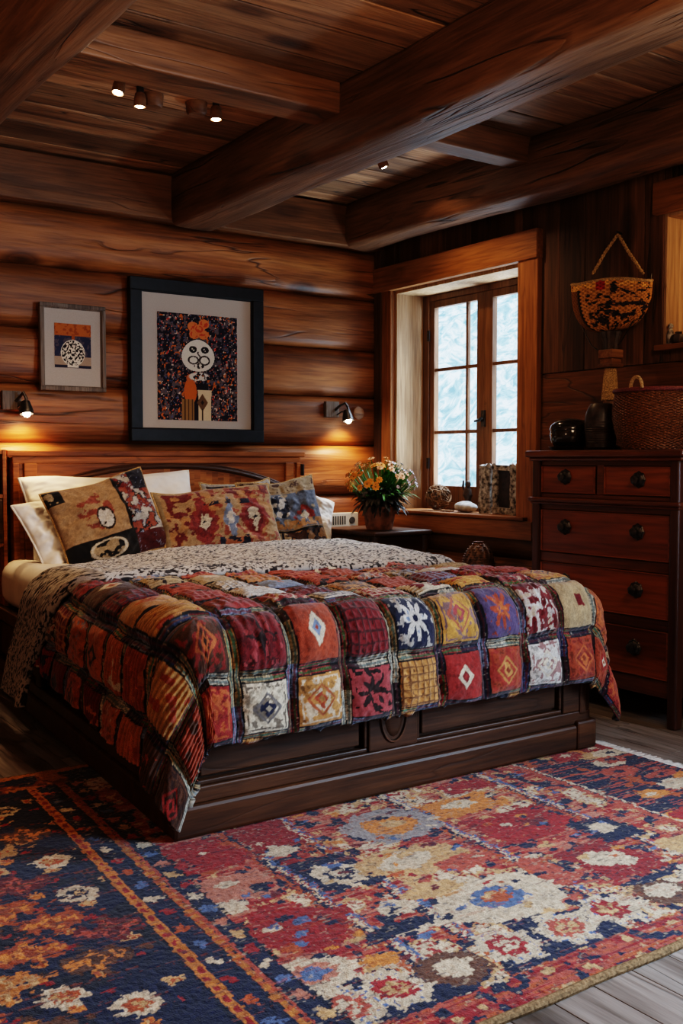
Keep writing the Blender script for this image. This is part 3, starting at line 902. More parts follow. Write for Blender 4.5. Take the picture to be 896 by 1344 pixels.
def paint_back(U, V, sd):
    n = fbm(U * 7, V * 7, sd, 3)
    c = np.repeat(np.repeat((pc('tan') * .6)[None, None], U.shape[0], 0), U.shape[1], 1)
    c[n > .5] = pc('brown'); c[n > .6] = pc('navy'); c[n < .36] = pc('lblue') * .7
    c[np.maximum(np.abs(U), np.abs(V)) > .9] = pc('white') * .7
    return c
pillow('pillow', 'large white pillow leaning on the headboard behind the left cushions', 'pillow', .98, .47, .20, (2.14, 5.245, .855), .42, 0, .03, M['pillow'], None, 3, 1.2)
pillow('pillow', 'crumpled white pillow at the left edge of the bed behind the tan cushion', 'pillow', .56, .42, .17, (1.87, 5.11, .805), .55, .12, .22, M['pillow'], None, 8, 1.6)
pillow('pillow', 'white pillow at the right end of the bed beside the nightstand', 'pillow', .52, .38, .17, (3.235, 5.20, .80), .5, -.1, -.30, M['pillow'], None, 14, 1.5)
pillow('cushion', 'small brown and blue patterned cushion mostly hidden behind the middle cushion', 'cushion', .46, .42, .13, (2.88, 5.19, .84), .30, 0, .05, M['cloth'], paint_back, 23, 1)
pillow('cushion', 'square tan and crimson patchwork cushion with a black lower corner, leftmost of the cushions', 'cushion', .56, .46, .17, (1.98, 4.965, .84), .42, -.08, .24, M['cloth'], paint_left, 31, 1)
pillow('cushion', 'wide red and ochre medallion cushion in the middle of the bed head', 'cushion', .70, .40, .17, (2.585, 4.90, .815), .42, -.05, .05, M['cloth'], paint_mid, 41, 1)
pillow('cushion', 'grey-blue and tan folk pattern cushion, rightmost of the cushions', 'cushion', .48, .46, .16, (3.075, 5.05, .83), .38, -.18, .10, M['cloth'], paint_right, 51, 1)

# ------------------------------------------------------------------ rug
rug = thing('rug', 'large patterned oriental rug in navy, red and orange on the floor before the bed', 'rug', (1.7, 2.6, 0))
RX0, RX1, RY0, RY1 = .25, 3.16, 1.50, 3.67
nxr, nyr = 760, 560
gx = np.linspace(RX0, RX1, nxr); gy = np.linspace(RY0, RY1, nyr)
RX, RY = np.meshgrid(gx, gy, indexing='ij')
KX = np.round(RX / .005) * .005; KY = np.round(RY / .005) * .005
px = KX + .030 * (fbm(KX * 18, KY * 18, 201, 3) - .5) + .020 * (vnoise(KX * 95, KY * 95, 205) - .5) + .016 * (vnoise(KY * 171.3, KX * 5, 207) - .5)
qx = KX + .008 * (vnoise(KX * 60, KY * 60, 209) - .5)
py = KY + .024 * (fbm(KX * 18, KY * 18, 211, 3) - .5) + .016 * (vnoise(KX * 95, KY * 95, 215) - .5)
RC = {k: np.array(lin(*v)) for k, v in dict(navy=(22, 28, 60), red=(154, 32, 34), salmon=(178, 80, 62), rust=(176, 82, 40), orange=(214, 132, 58), tan=(206, 164, 112),
      cream=(218, 198, 168), brown=(98, 62, 42), blue=(84, 106, 150), grey=(158, 150, 148), maroon=(110, 34, 40), pink=(192, 122, 100), dnavy=(22, 24, 44)).items()}
rc = np.zeros(RX.shape + (3,))
nA = fbm(KX * 10, KY * 10, 221, 3); nS = vnoise(KX * 12, KY * 150, 223); nF = vnoise(KX * 130, KY * 130, 225); nG = fbm(KX * 26, KY * 26, 227, 2)
# field
rc[:] = RC['salmon']
def rput(mk, k, f=1.0): rc[mk] = RC[k] * f
rput(nS > .62, 'red', .9); rput((nS < .30), 'pink'); rput((nG > .66), 'navy'); rput((nG < .30) & (nF > .4), 'tan')
rput((nA > .60) & (nF > .35), 'tan'); rput((nA > .66) & (nF > .3), 'cream')
def rrect(cx, cy, hx, hy, k, f=1.0, rag=.35):
    d = np.maximum(np.abs(px - cx) / hx, np.abs(py - cy) / hy) + rag * (nG - .5); rput(d < 1, k, f)
def rdia(cx, cy, hx, hy, k, f=1.0, rag=.4):
    d = np.abs(px - cx) / hx + np.abs(py - cy) / hy + rag * (nG - .5); rput(d < 1, k, f)
def rell(cx, cy, hx, hy, k, f=1.0, rag=.35):
    d = np.hypot((px - cx) / hx, (py - cy) / hy) + rag * (nG - .5); rput(d < 1, k, f)
def rose(cx, cy, r, c1, c2, c3, sp=None):
    d = np.maximum(np.maximum(np.abs(px - cx), np.abs(py - cy)), (np.abs(px - cx) + np.abs(py - cy)) * .72) / r
    ph = np.arctan2(py - cy, px - cx)
    d = d * (1 + .07 * np.cos(ph * 8)) + .12 * (nF - .5)
    rput(d < 1, c1); rput(d < .58, c2); rput(d < .32, c3); rput(d < .13, c2)
    if sp: rput((d < 1) & (d > .62) & (nF > .80), sp)
# broken Y-running stripes in the field
for xc in (1.44, 1.62, 2.04, 2.46):
    d = px - xc - .03 * (py - 2.4)
    for k, (o_, w_, cc) in enumerate(((0, .007, 'navy'), (.016, .005, 'cream'), (-.016, .006, 'rust'), (.03, .006, 'blue'))):
        rput((np.abs(d - o_) < w_) & (nF > .22), cc)
# big field motifs
rrect(1.31, 2.62, .115, .12, 'red'); rrect(1.30, 2.37, .10, .085, 'pink'); rell(1.28, 2.40, .03, .02, 'cream'); rell(1.35, 2.33, .04, .03, 'navy'); rell(1.23, 2.27, .04, .04, 'cream')
rdia(1.305, 2.085, .17, .17, 'red', .9); rell(1.33, 2.10, .022, .02, 'blue'); rell(1.24, 2.10, .03, .015, 'cream')
rrect(1.575, 2.30, .10, .12, 'navy'); rose(1.575, 2.29, .075, 'cream', 'navy', 'cream')
rrect(1.545, 2.66, .09, .12, 'red', .85); rell(1.53, 2.52, .06, .035, 'cream')
rell(1.57, 2.03, .055, .045, 'cream'); rrect(1.50, 1.93, .10, .03, 'navy'); rrect(1.56, 1.90, .09, .012, 'cream')
rell(1.92, 2.51, .17, .13, 'grey'); rell(1.92, 2.51, .10, .075, 'orange'); rell(1.93, 2.52, .05, .03, 'tan')
rell(1.80, 2.25, .17, .10, 'tan'); rell(1.78, 2.26, .09, .05, 'cream'); rell(1.90, 2.16, .08, .05, 'salmon')
rell(1.83, 1.925, .20, .135, 'cream'); rell(1.83, 1.93, .085, .06, 'blue'); rell(1.83, 1.93, .045, .03, 'rust'); rell(1.72, 2.06, .09, .05, 'tan')
rrect(2.27, 2.28, .155, .115, 'red'); rell(2.30, 2.27, .05, .03, 'maroon'); rrect(2.22, 2.52, .14, .075, 'orange'); rell(2.22, 2.53, .06, .035, 'cream'); rrect(2.35, 2.66, .10, .05, 'red')
rrect(2.27, 1.93, .12, .12, 'red', .8); rell(2.25, 1.95, .065, .05, 'cream'); rell(2.30, 1.92, .04, .05, 'cream')
rrect(2.44, 2.10, .08, .09, 'navy'); rell(2.44, 2.11, .05, .035, 'cream'); rrect(2.06, 1.98, .05, .09, 'salmon'); rrect(2.55, 1.85, .09, .09, 'tan')
rs2 = np.random.RandomState(5)
for k in range(260):
    cx, cy = 1.22 + rs2.rand() * 1.4, 1.75 + rs2.rand() * 1.2
    rell(cx, cy, .008 + .018 * rs2.rand(), .006 + .011 * rs2.rand(), ['tan', 'navy', 'orange', 'blue', 'cream', 'red', 'navy', 'rust', 'maroon'][rs2.randint(9)])
# front border: navy band with cream octagons
yb = 1.705
bandm = (py > 1.61) & (py < 1.80) & (px > 1.12) & (px < 2.75) & (nA < .60)
rput(bandm, 'navy')
for k, cx in enumerate((1.19, 1.32, 1.485, 1.66, 1.845, 2.01, 2.21, 2.42, 2.62)):
    if k % 4 == 2: rell(cx, yb, .085, .075, 'brown'); rell(cx, yb + .005, .05, .04, 'cream')
    else: rose(cx, yb + .01 * (k % 2), .080, 'cream', 'red' if k % 2 else 'salmon', 'tan' if k % 3 else 'cream', 'blue')
rell(1.21, 1.86, .10, .075, 'cream'); rell(1.21, 1.86, .06, .045, 'pink'); rell(1.21, 1.86, .035, .025, 'blue'); rell(1.37, 1.83, .05, .03, 'orange')
fr = py < 1.605
rput(fr, 'salmon'); rput(fr & (nS > .55), 'red', .85); rput(fr & (nS < .3), 'rust'); rput(fr & (nG > .64), 'navy'); rput(fr & (nG < .31), 'tan')
# right border
rb = px > 2.66 + .05 * (nA - .5)
rput(rb, 'navy'); rput(rb & (nS > .70), 'salmon'); rput(rb & (nG < .27), 'rust')
for k in range(34):
    cx, cy = 2.70 + rs2.rand() * .42, 1.55 + rs2.rand() * 1.3
    kk = ['orange', 'tan', 'red', 'cream', 'orange', 'salmon'][rs2.randint(6)]
    rell(cx, cy, .05 + .05 * rs2.rand(), .03 + .03 * rs2.rand(), kk); rell(cx, cy, .025, .016, ['cream', 'navy', 'rust'][rs2.randint(3)])
rput(np.abs(px - 2.665) < .012, 'salmon'); rput(np.abs(px - 2.69) < .006, 'cream')
# left border: navy ground with orange palmettes and small cream flowers
lb = px < 1.17 + .066 * (py - 1.8)
rput(lb, 'navy'); rput(lb & (nA > .62), 'dnavy')
xl = .995 + .064 * (py - 1.79)
row = 0
yy = 1.58
while yy < 3.62:
    for q in range(4):
        cx = .28 + q * .215 + (.10 if row % 2 else 0) + rs2.rand() * .03
        cy = yy + (rs2.rand() - .5) * .03
        if cx > .90 + .064 * (cy - 1.79): continue
        kk = ['orange', 'rust', 'brown', 'maroon', 'orange', 'tan', 'rust', 'rust', 'red'][rs2.randint(9)]
        k2 = {'orange': 'tan', 'rust': 'orange', 'tan': 'rust', 'red': 'blue', 'brown': 'orange', 'maroon': 'salmon'}[kk]
        if rs2.rand() < .80:
            d = np.abs(px - cx) / .108 + np.abs(py - cy) / .072 - .22 * np.cos((px - cx) * 100) + .5 * (nG - .5)
            rput((d < 1) & (nS > .18), kk, .85); rput((d < .6) & (nF > .3), k2); rput(d < .2, kk, .7); rput((d < .8) & (nS > .80), 'brown')
        else:
            rose(cx, cy, .048, 'cream', 'navy' if rs2.rand() < .5 else 'rust', 'tan')
        rose(cx + .105, cy + .055, .020, 'tan' if (row + q) % 2 else 'orange', 'rust', 'tan')
        rell(cx + .09, cy - .03, .012, .010, 'red')
    row += 1; yy += .125
for k in range(40):
    cy = 1.55 + k * .055; cx = 1.025 + .064 * (cy - 1.79)
rput(lb & (qx > xl - .024), 'dnavy')
st = lb & (np.abs(qx - xl) < .015); rput(st, 'orange', .85); rput(st & (np.hypot((qx - xl) / .008, ((py % .05) - .025) / .016) < 1), 'red', .9)
xg = 1.045 + .066 * (py - 1.8)
rput(lb & (qx > xl + .015) & (qx < xg + .03), 'navy')
for k in range(22):
    cy = 1.55 + k * .098; cx = (.995 + .064 * (cy - 1.79) + 1.083 + .066 * (cy - 1.8)) / 2
    rell(cx, cy, .017, .02, ['red', 'cream', 'blue', 'rust'][k % 4])
x2 = 1.09 + .066 * (py - 1.8)
st = np.abs(qx - x2) < .010; rput(st, 'orange', .8); rput(st & (((py % .04) < .018)), 'rust')
rput(np.abs(qx - x2 - .016) < .005, 'salmon'); 
k = (qx > x2 + .024) & (qx < x2 + .072); rput(k, 'navy')
for q in range(26):
    cy = 1.55 + q * .083; rell(1.09 + .066 * (cy - 1.8) + .052, cy, .018, .022, ['cream', 'red', 'tan', 'pink', 'blue'][q % 5])
# back border (towards the headboard, mostly under the bed)
bb = (py > 3.50) & (px > 1.0); rput(bb, 'rust', .6); rput(bb & (nA > .5), 'navy'); rput(bb & (nA < .42), 'orange', .8)
rput(py > 3.635, 'orange', .85)
sw = (vnoise(KX * 9, KY * 190, 251) > .80) & (nF > .45); rc[sw] = rc[sw] * .55 + RC['rust'] * .3
sw = (vnoise(KX * 60, KY * 200, 253) > .88); rc[sw] = rc[sw] * .45 + RC['navy'] * .35
sw = ((vnoise(KX * 70, KY * 200, 255) > .90) & (RX > 1.1)); rc[sw] = rc[sw] * .5 + RC['cream'] * .35
rc *= (.68 + .55 * nF)[..., None]
rc *= (.9 + .2 * vnoise(KX * 3, KY * 40, 240))[..., None]
RZ = .012 + .0025 * vnoise(RX * 120, RY * 120, 3) + .004 * (fbm(RX * 2, RY * 2, 6, 1) - .5)
ro = np_grid('pile', np.stack([RX, RY, RZ], -1), M['rug'], rug, np.clip(rc * .8, 0, 1))
m = MB()
m.tube([(RX0 + (RX1 - RX0) * k / 40, RY0 - .004 + .002 * math.sin(k * 1.3), .008) for k in range(41)], .0105, 8)
m.build('binding', M['binding'], rug, smooth=True)
MB().tube([(RX0 + (RX1 - RX0) * k / 40, RY1 + .002, .007) for k in range(41)], .008, 8).build('back_binding', M['binding'], rug, smooth=True)
m = MB(); rf = random.Random(2)
for k in range(520):
    yy = RY0 + (RY1 - RY0) * (k + .5) / 520
    ln = .055 + rf.random() * .025; d = (rf.random() - .5) * .02
    m.tube([(RX1 - .004, yy, .011), (RX1 + ln * .5, yy + d * .4, .006), (RX1 + ln, yy + d, .0035)], [.0022, .002, .0012], 4, cap=False)
m.build('fringe', M['fringe'], rug, kind='stuff')

# ------------------------------------------------------------------ dresser
ds = thing('dresser', 'tall mahogany chest of drawers with round carved knobs against the right wall', 'dresser', (3.85, 3.18, 0))
m = MB(); m.box(3.655, 4.06, 2.775, 3.585, .125, 1.165); m.build('carcass', M['dresz'], ds, bevel=.003)
for (xa, ya) in ((3.615, 2.742), (3.615, 3.553), (4.015, 2.745), (4.015, 3.553)):
    m = MB(); m.box(xa, xa + .05, ya, ya + .047, 0, 1.165); m.build('leg', M['dresz'], ds, bevel=.008)
m = MB(); m.box(3.585, 4.07, 2.705, 3.625, 1.168, 1.200); m.box(3.60, 4.065, 2.72, 3.612, 1.150, 1.169)
m.build('top', M['dres'], ds, bevel=.009)
m = MB(); m.box(3.60, 3.66, 2.728, 3.615, .955, .975); m.box(3.608, 3.66, 2.735, 3.607, .943, .957)
m.build('waist_moulding', M['dres'], ds, bevel=.007)
m = MB()
for z0, z1 in ((1.128, 1.152), (.975, .995), (.918, .944), (.665, .712), (.415, .462), (.125, .20)):
    m.box(3.632, 3.66, 2.788, 3.555, z0, z1)
m.box(3.632, 3.66, 3.165, 3.205, .995, 1.13)
m.build('front_rails', M['dres'], ds, bevel=.003)
def knob_mesh(c):
    R = Matrix.Rotation(-PI / 2, 3, 'Y')
    k = MB()
    k.lathe([(.034, 0), (.036, .004), (.032, .009), (.028, .008), (.024, .013), (.014, .016), (.012, .026), (.019, .030), (.020, .036), (.012, .041), (.002, .042)], c, 32, lambda th, z: 1 + (.07 * math.cos(th * 8) if z < .018 else .05 * math.cos(th * 5)), R)
    return k
def drawer(y0, y1, z0, z1, knobs):
    m = MB(); m.box(3.630, 3.665, y0 + .004, y1 - .004, z0 + .004, z1 - .004)
    # raised rim around the sunk field
    for (a, b_, c_, d_) in ((y0, y1, z0, z0 + .010), (y0, y1, z1 - .010, z1)): m.box(3.624, 3.64, a + .004, b_ - .004, c_ + .003, d_ + (-.003))
    m.box(3.6245, 3.64, y0 + .004, y0 + .012, z0 + .004, z1 - .004); m.box(3.6245, 3.64, y1 - .012, y1 - .004, z0 + .004, z1 - .004)
    d = m.build('drawer', M['dresr'], ds, bevel=.002)
    for (ky, kz) in knobs:
        knob_mesh((3.630, ky, kz)).build('knob', M['iron'], d, smooth=True)
drawer(3.207, 3.553, .995, 1.128, [(3.393, 1.075)])
drawer(2.79, 3.163, .995, 1.128, [(2.962, 1.068)])
drawer(2.79, 3.553, .712, .918, [(3.391, .838), (2.964, .838)])
drawer(2.79, 3.553, .462, .665, [(3.389, .582), (2.968, .582)])
drawer(2.79, 3.553, .200, .415, [(3.389, .325), (2.974, .325)])

# ------------------------------------------------------------------ nightstand with flowers
nsd = thing('nightstand', 'small dark wooden nightstand between the bed and the window', 'nightstand', (3.72, 5.08, 0))
MB().box(3.53, 3.97, 4.78, 5.36, .705, .735).build('table_top', M['bed'], nsd, bevel=.010)
MB().box(3.555, 3.945, 4.81, 5.345, .60, .704).build('apron', M['bed'], nsd, bevel=.004)
d = MB().box(3.547, 3.56, 4.86, 5.30, .615, .695).build('drawer', M['bed'], nsd, bevel=.003)
MB().ball((3.537, 5.08, .655), .014).build('knob', M['iron'], d, smooth=True)
for (xa, ya) in ((3.55, 4.80), (3.915, 4.80), (3.55, 5.31), (3.915, 5.31)):
    MB().tube([(xa + .018, ya + .018, .704), (xa + .018, ya + .018, .35), (xa + .018, ya + .018, 0)], [.024, .021, .015], 12).build('leg', M['bed'], nsd, smooth=True)
MB().box(3.56, 3.935, 4.82, 5.335, .18, .20).build('lower_shelf', M['bed'], nsd, bevel=.003)

PX, PY = 3.70, 4.96
fp = thing('flowerpot', 'brown clay pot of orange and lilac flowers standing on the nightstand', 'potted plant', (PX, PY, .735))
MB().lathe([(.076, .735), (.080, .738), (.097, .84), (.106, .855), (.107, .878), (.100, .878), (.095, .862), (.02, .860)], (PX, PY, 0), 32, lambda th, z: 1 + .008 * math.sin(th * 5 + z * 40)).build('pot', M['pot'], fp, smooth=True)
MB().ball((PX, PY, .855), (.094, .094, .022), 20, 8).build('soil', M['soil'], fp, smooth=True)
rp = random.Random(4)
def leaf(m, base, d, ln, w, droop):
    d = Vector(d).normalized(); side = d.cross(Vector((0, 0, 1)))
    side = side.normalized() if side.length > .01 else Vector((1, 0, 0))
    up = side.cross(d)
    rows = []
    for k in range(5):
        q = k / 4
        c_ = Vector(base) + d * ln * q + Vector((0, 0, -droop * q * q * ln))
        ww = w * (math.sin(PI * min(q * .9 + .08, 1)))
        rows.append([c_ - side * ww + up * ww * .25, c_, c_ + side * ww + up * ww * .25])
    m.grid(rows)
md, mg = MB(), MB()
for k in range(330):
    th = rp.random() * 2 * PI; el = rp.uniform(-.55, .9)
    d = (math.cos(th) * math.cos(el), math.sin(th) * math.cos(el), math.sin(el))
    q = rp.uniform(.03, .13)
    b0 = (PX + d[0] * q, PY + d[1] * q, .925 + d[2] * q * .7)
    leaf(md, b0, d, rp.uniform(.05, .095), rp.uniform(.010, .020), rp.uniform(.1, .7))
for k in range(230):
    th = rp.gauss(-.9, 1.0); el = rp.uniform(-.05, 1.2)
    d = (math.cos(th) * math.cos(el), math.sin(th) * math.cos(el), math.sin(el))
    q = rp.uniform(.05, .15)
    b0 = (PX + d[0] * q + .02, PY + d[1] * q, .945 + d[2] * q)
    leaf(mg, b0, d, rp.uniform(.05, .11), rp.uniform(.005, .011), rp.uniform(.0, .5))
md.build('dark_foliage', M['leafd'], fp, smooth=True, label='dark purple-green leaves drooping over the pot rim')
mg.build('green_foliage', M['leafg'], fp, smooth=True, label='bright green feathery leaves')
def flower_mesh(mat, np_, r, cup):
    m = MB()
    for k in range(np_):
        a = 2 * PI * k / np_
        for lay, (rr, cu) in enumerate(((r, cup), (r * .62, cup * 2.2))):
            a2 = a + lay * PI / np_
            d = (math.cos(a2), math.sin(a2), cu)
            leaf(m, (0, 0, .002 * lay), d, rr, rr * .34, .3)
    return m
def make_flower(mat, np_, r, cup):
    o = flower_mesh(mat, np_, r, cup).build('flower', mat, fp, smooth=True, local=True)
    MB().ball((0, 0, .006), (r * .25, r * .25, r * .18), 8, 5).build('flower_centre', M['seed'], o, smooth=True, local=True)
    return o
stems = MB()
from mathutils import Euler
def scatter(proto, cnt, thr, elr, rad, cz, first=True):
    for k in range(cnt):
        th = rp.uniform(*thr); el = rp.uniform(*elr); q = rp.uniform(rad[0], rad[1])
        d = Vector((math.cos(th) * math.cos(el), math.sin(th) * math.cos(el), math.sin(el)))
        p = Vector((0, 0, cz - .735)) + Vector((d.x * q, d.y * q, d.z * q * .85))
        if k == 0: o = proto
        else: o = copy_tree(proto, fp)
        o.location = p
        o.rotation_euler = d.to_track_quat('Z', 'Y').to_euler()
        sc = rp.uniform(.75, 1.2); o.scale = (sc, sc, sc)
        stems.tube([(PX + d.x * .02, PY + d.y * .02, .86), (PX + p.x * .6, PY + p.y * .6, .735 + p.z * .75), (PX + p.x, PY + p.y, .735 + p.z)], .0022, 4)
# towards the camera-left side: direction (-.82, .57) ; right: (+.82,-.57)
scatter(make_flower(M['orange'], 8, .026, .35), 34, (1.6, 4.4), (.0, 1.25), (.17, .225), .975)
scatter(make_flower(M['peach'], 8, .024, .35), 20, (2.2, 5.6), (.35, 1.4), (.17, .225), .985)
scatter(make_flower(M['lilac'], 7, .017, .5), 44, (-1.7, .9), (.1, 1.2), (.17, .24), .965)
stems.build('stems', M['leafg'], fp, smooth=True)

# shallow cabinet left of the headboard, with a jar
cb_ = thing('bedside_cabinet', 'dark shelf cabinet left of the headboard, cut off by the picture edge', 'cabinet', (1.42, 5.42, 0))
m = MB(); m.box(1.20, 1.594, 5.44, 5.465, 0, 1.21); m.box(1.20, 1.22, 5.375, 5.44, 0, 1.21); m.box(1.574, 1.594, 5.375, 5.44, 0, 1.21)
for zz in (.0, .30, .70, .955, 1.185): m.box(1.22, 1.574, 5.376, 5.44, zz, zz + .022)
m.build('carcass', M['head'], cb_, bevel=.003)
d = MB().box(1.225, 1.571, 5.372, 5.386, .725, .95).build('door', M['bed'], cb_, bevel=.004)
MB().ball((1.54, 5.365, .84), .012).build('knob', M['iron'], d, smooth=True)
j = thing('jar', 'small dark glass jar on the shelf left of the headboard', 'jar', (1.545, 5.41, .977))
MB().lathe([(.022, .9775), (.026, .981), (.026, 1.07), (.02, 1.085), (.02, 1.09)], (1.545, 5.408, 0), 20).build('body', M['gloss'], j, smooth=True)
MB().lathe([(.023, 1.09), (.024, 1.092), (.024, 1.108), (.02, 1.11)], (1.545, 5.408, 0), 20).build('lid', M['iron'], j, smooth=True)

# ------------------------------------------------------------------ things on the walls
def art_big(U, V):
    n = fbm(U * 16, V * 16, 301, 3); f = vnoise(U * 34, V * 34, 303); g = fbm(U * 8, V * 8, 305, 2)
    c = np.repeat(np.repeat(np.array(lin(34, 30, 40))[None, None], U.shape[0], 0), U.shape[1], 1)
    def put(mk, rgb): c[mk] = lin(*rgb)
    put(n > .57, (92, 82, 86)); put((f > .80), (212, 196, 178)); put((f > .74) & (g > .55), (196, 106, 46)); put((f < .10), (84, 94, 132)); put((f > .83) & (g < .42), (190, 60, 40))
    # figure below
    put((np.abs(U + .05) < .30) & (V < -.30), (36, 30, 36))
    e = np.hypot((U + .20) / .16, (V + .46) / .24); put(e < 1, (196, 100, 42)); put(np.hypot((U + .22) / .08, (V + .20) / .07) < 1, (190, 104, 60))
    put((np.abs(U + .26) < .15) & (V < -.60), (146, 108, 66)); put((np.abs(U + .26) < .15) & (V < -.60) & (np.sin(U * 70) > .6), (80, 56, 38))
    put((np.abs(U - .16) < .20 - .12 * np.clip(-.25 - V, 0, .3)) & (V < -.42), (214, 190, 156)); d = np.abs(U - .10) / .14 + np.abs(V + .66) / .17; put(d < 1, (104, 76, 54)); put(d < .3, (50, 38, 34))
    put((np.abs(U - .10) < .02) & (V < -.78), (60, 44, 36))
    # neck ruff
    put((np.hypot((U - .02) / .26, (V + .17) / .08) < 1) & (n > .42), (214, 204, 192))
    # flower
    for (a, b_) in ((-.16, .80), (.12, .86), (.10, .66), (-.12, .66), (.0, .76)):
        e = np.hypot((U - a - .03) / .13, (V - b_ + .03) / .09); put(e < 1, (206, 120, 66)); put((e < .75) & (n > .5), (186, 70, 40))
    # head
    e = np.hypot((U - .0) / .41, (V - .22) / .30) + .03 * np.sin(np.arctan2(V - .22, U) * 3)
    put(e < 1.04, (24, 20, 22)); put(e < 1, (222, 212, 198))
    for sx in (-.13, .17):
        ee = np.hypot((U - sx) / .10, (V - .34) / .065); put(ee < 1, (40, 32, 34)); put((ee < .45) & (f > .5), (200, 190, 176))
    put((np.abs(np.hypot((U + .12) / .12, (V - .14) / .07) - 1) < .18), (56, 46, 46)); put((np.abs(np.hypot((U - .16) / .12, (V - .14) / .08) - 1) < .18), (56, 46, 46))
    put((np.abs(U - .02 - .03 * np.sin(V * 40)) < .02) & (V > .06) & (V < .30), (70, 58, 56))
    put((np.hypot((U - .02) / .13, (V - .03) / .045) < 1) & (n > .44), (48, 38, 40))
    return c
def art_small(U, V):
    n = fbm(U * 7, V * 7, 311, 3); f = fbm(U * 16, V * 16, 313, 2)
    c = np.repeat(np.repeat(np.array(lin(178, 100, 50))[None, None], U.shape[0], 0), U.shape[1], 1)
    def put(mk, rgb): c[mk] = lin(*rgb)
    put((V > .5) & (n > .55), (150, 76, 38)); put(V < .46, (52, 54, 76)); put((V < .46) & (n > .58), (84, 76, 86)); put(V < -.48, (168, 142, 122)); put(V < -.88, (52, 50, 66))
    put((np.abs(U - .02) < .09) & (V < .55) & (V > .1), (160, 84, 44))
    e = np.hypot(U / .66, (V + .32) / .60); put((e < 1) | ((np.abs(U) < .30) & (V < -.75) & (V > -.97)), (226, 214, 196)); put((e < .95) & (f > .51), (40, 34, 36))
    return c
def picture(name, label, x0, x1, z0, z1, yb, fw, dep, fmat, mx, mz0, mz1, artf, na, nb_):
    root = thing(name, label, 'picture', ((x0 + x1) / 2, yb, z0))
    yf = yb - dep
    m = MB()
    for (a, b_, c_, d_) in ((x0, x1, z1 - fw, z1), (x0, x1, z0, z0 + fw)): m.box(a, b_, yf, yb, c_, d_)
    for (a, b_) in ((x0, x0 + fw), (x1 - fw, x1)): m.box(a, b_, yf, yb, z0 + fw, z1 - fw)
    q = fw * .62
    for (a, b_, c_, d_) in ((x0 + q, x1 - q, z1 - fw - .006, z1 - q), (x0 + q, x1 - q, z0 + q, z0 + fw + .006)): m.box(a, b_, yf + dep * .35, yb, c_, d_)
    for (a, b_) in ((x0 + q, x0 + fw + .006), (x1 - fw - .006, x1 - q)): m.box(a, b_, yf + dep * .35, yb, z0 + q, z1 - q)
    m.build('frame', fmat, root, bevel=.004)
    ym = yf + dep * .55
    MB().box(x0 + fw * .8, x1 - fw * .8, ym, ym + .006, z0 + fw * .8, z1 - fw * .8).build('mount_board', M['matb'], root)
    ax0, ax1, az0, az1 = x0 + mx, x1 - mx, z0 + mz0, z1 - mz1
    U, V = np.meshgrid(np.linspace(-1, 1, na), np.linspace(-1, 1, nb_), indexing='ij')
    Ur = U + .012 * (vnoise(V * 25, U * 0, 7) - .5) * (np.abs(U) > .97); Vr = V
    P = np.stack([(ax0 + ax1) / 2 + Ur * (ax1 - ax0) / 2, np.full(U.shape, ym - .002), (az0 + az1) / 2 + Vr * (az1 - az0) / 2], -1)
    np_grid('print', P, M['paint'], root, artf(U, V))
picture('framed_picture', 'large black-framed print of a white-faced figure with an orange flower', 2.305, 3.165, 1.262, 2.184, 5.462, .072, .045, M['black'], .172, .125, .182, art_big, 170, 220)
picture('framed_picture', 'small picture of a speckled vase in a thin weathered frame, left of the black-framed print', 1.80, 2.168, 1.530, 1.998, 5.462, .022, .03, M['rustic'], .082, .125, .105, art_small, 100, 120)

def wall_lamp(x, z, plate_x, label, mirror):
    r = thing('wall_lamp', label, 'wall lamp', (plate_x, 5.468, z), 0, 'wall lamps beside the headboard')
    MB().box(plate_x - .05, plate_x + .05, 5.448, 5.478, z + .025, z + .125).build('back_plate', M['rustic'], r, bevel=.003)
    s = 1 if x > plate_x else -1
    m = MB().tube([(plate_x + s * .02, 5.45, z + .07), (plate_x + s * .04, 5.42, z + .10), (x - s * .01, 5.40, z + .115), (x, 5.385, z + .085), (x, 5.38, z + .06)], .008, 8)
    m.tube([(plate_x + s * .03, 5.445, z + .04), (plate_x + s * .05, 5.42, z + .06), (x, 5.39, z + .05)], .005, 6)
    m.build('arm', M['iron'], r, smooth=True)
    R = Matrix.Rotation(-.25, 3, 'X')
    MB().lathe([(.012, .075), (.022, .07), (.028, .05), (.036, .02), (.038, .0), (.034, .0), (.03, .02), (.02, .045)], (x, 5.38, z), 20, None, R).build('shade', M['iron'], r, smooth=True)
    b = MB().ball((x, 5.378, z + .004), (.020, .020, .020), 14, 10).build('bulb', M['warmbulb'], r, smooth=True)
    if mirror:
        m = MB().lathe([(.002, -.03), (.036, -.03), (.042, -.024), (.042, .018), (.036, .022), (.002, .022)], (x + .115, 5.445, z + .055), 24, None, Matrix.Rotation(PI / 2, 3, 'X'))
        m.build('wooden_disc', M['rafter'], r, smooth=True)
    ld = bpy.data.lights.new('lamp_light', 'SPOT'); lo = bpy.data.objects.new('lamp_light', ld); COL.objects.link(lo)
    lo.location = (x, 5.372, z - .022); ld.energy = 14; ld.color = (1, .60, .27); ld.shadow_soft_size = .02; ld.spot_size = math.radians(125); ld.spot_blend = .9
    lo.rotation_euler = Euler((math.radians(18), 0, 0))
    lo.parent = None
    return r
wall_lamp(1.705, 1.395, 1.650, 'small dark metal wall lamp lit at the left of the headboard, under the small picture', False)
wall_lamp(3.765, 1.405, 3.69, 'small lit wall lamp with a wooden disc at the right, beside the window casing', True)

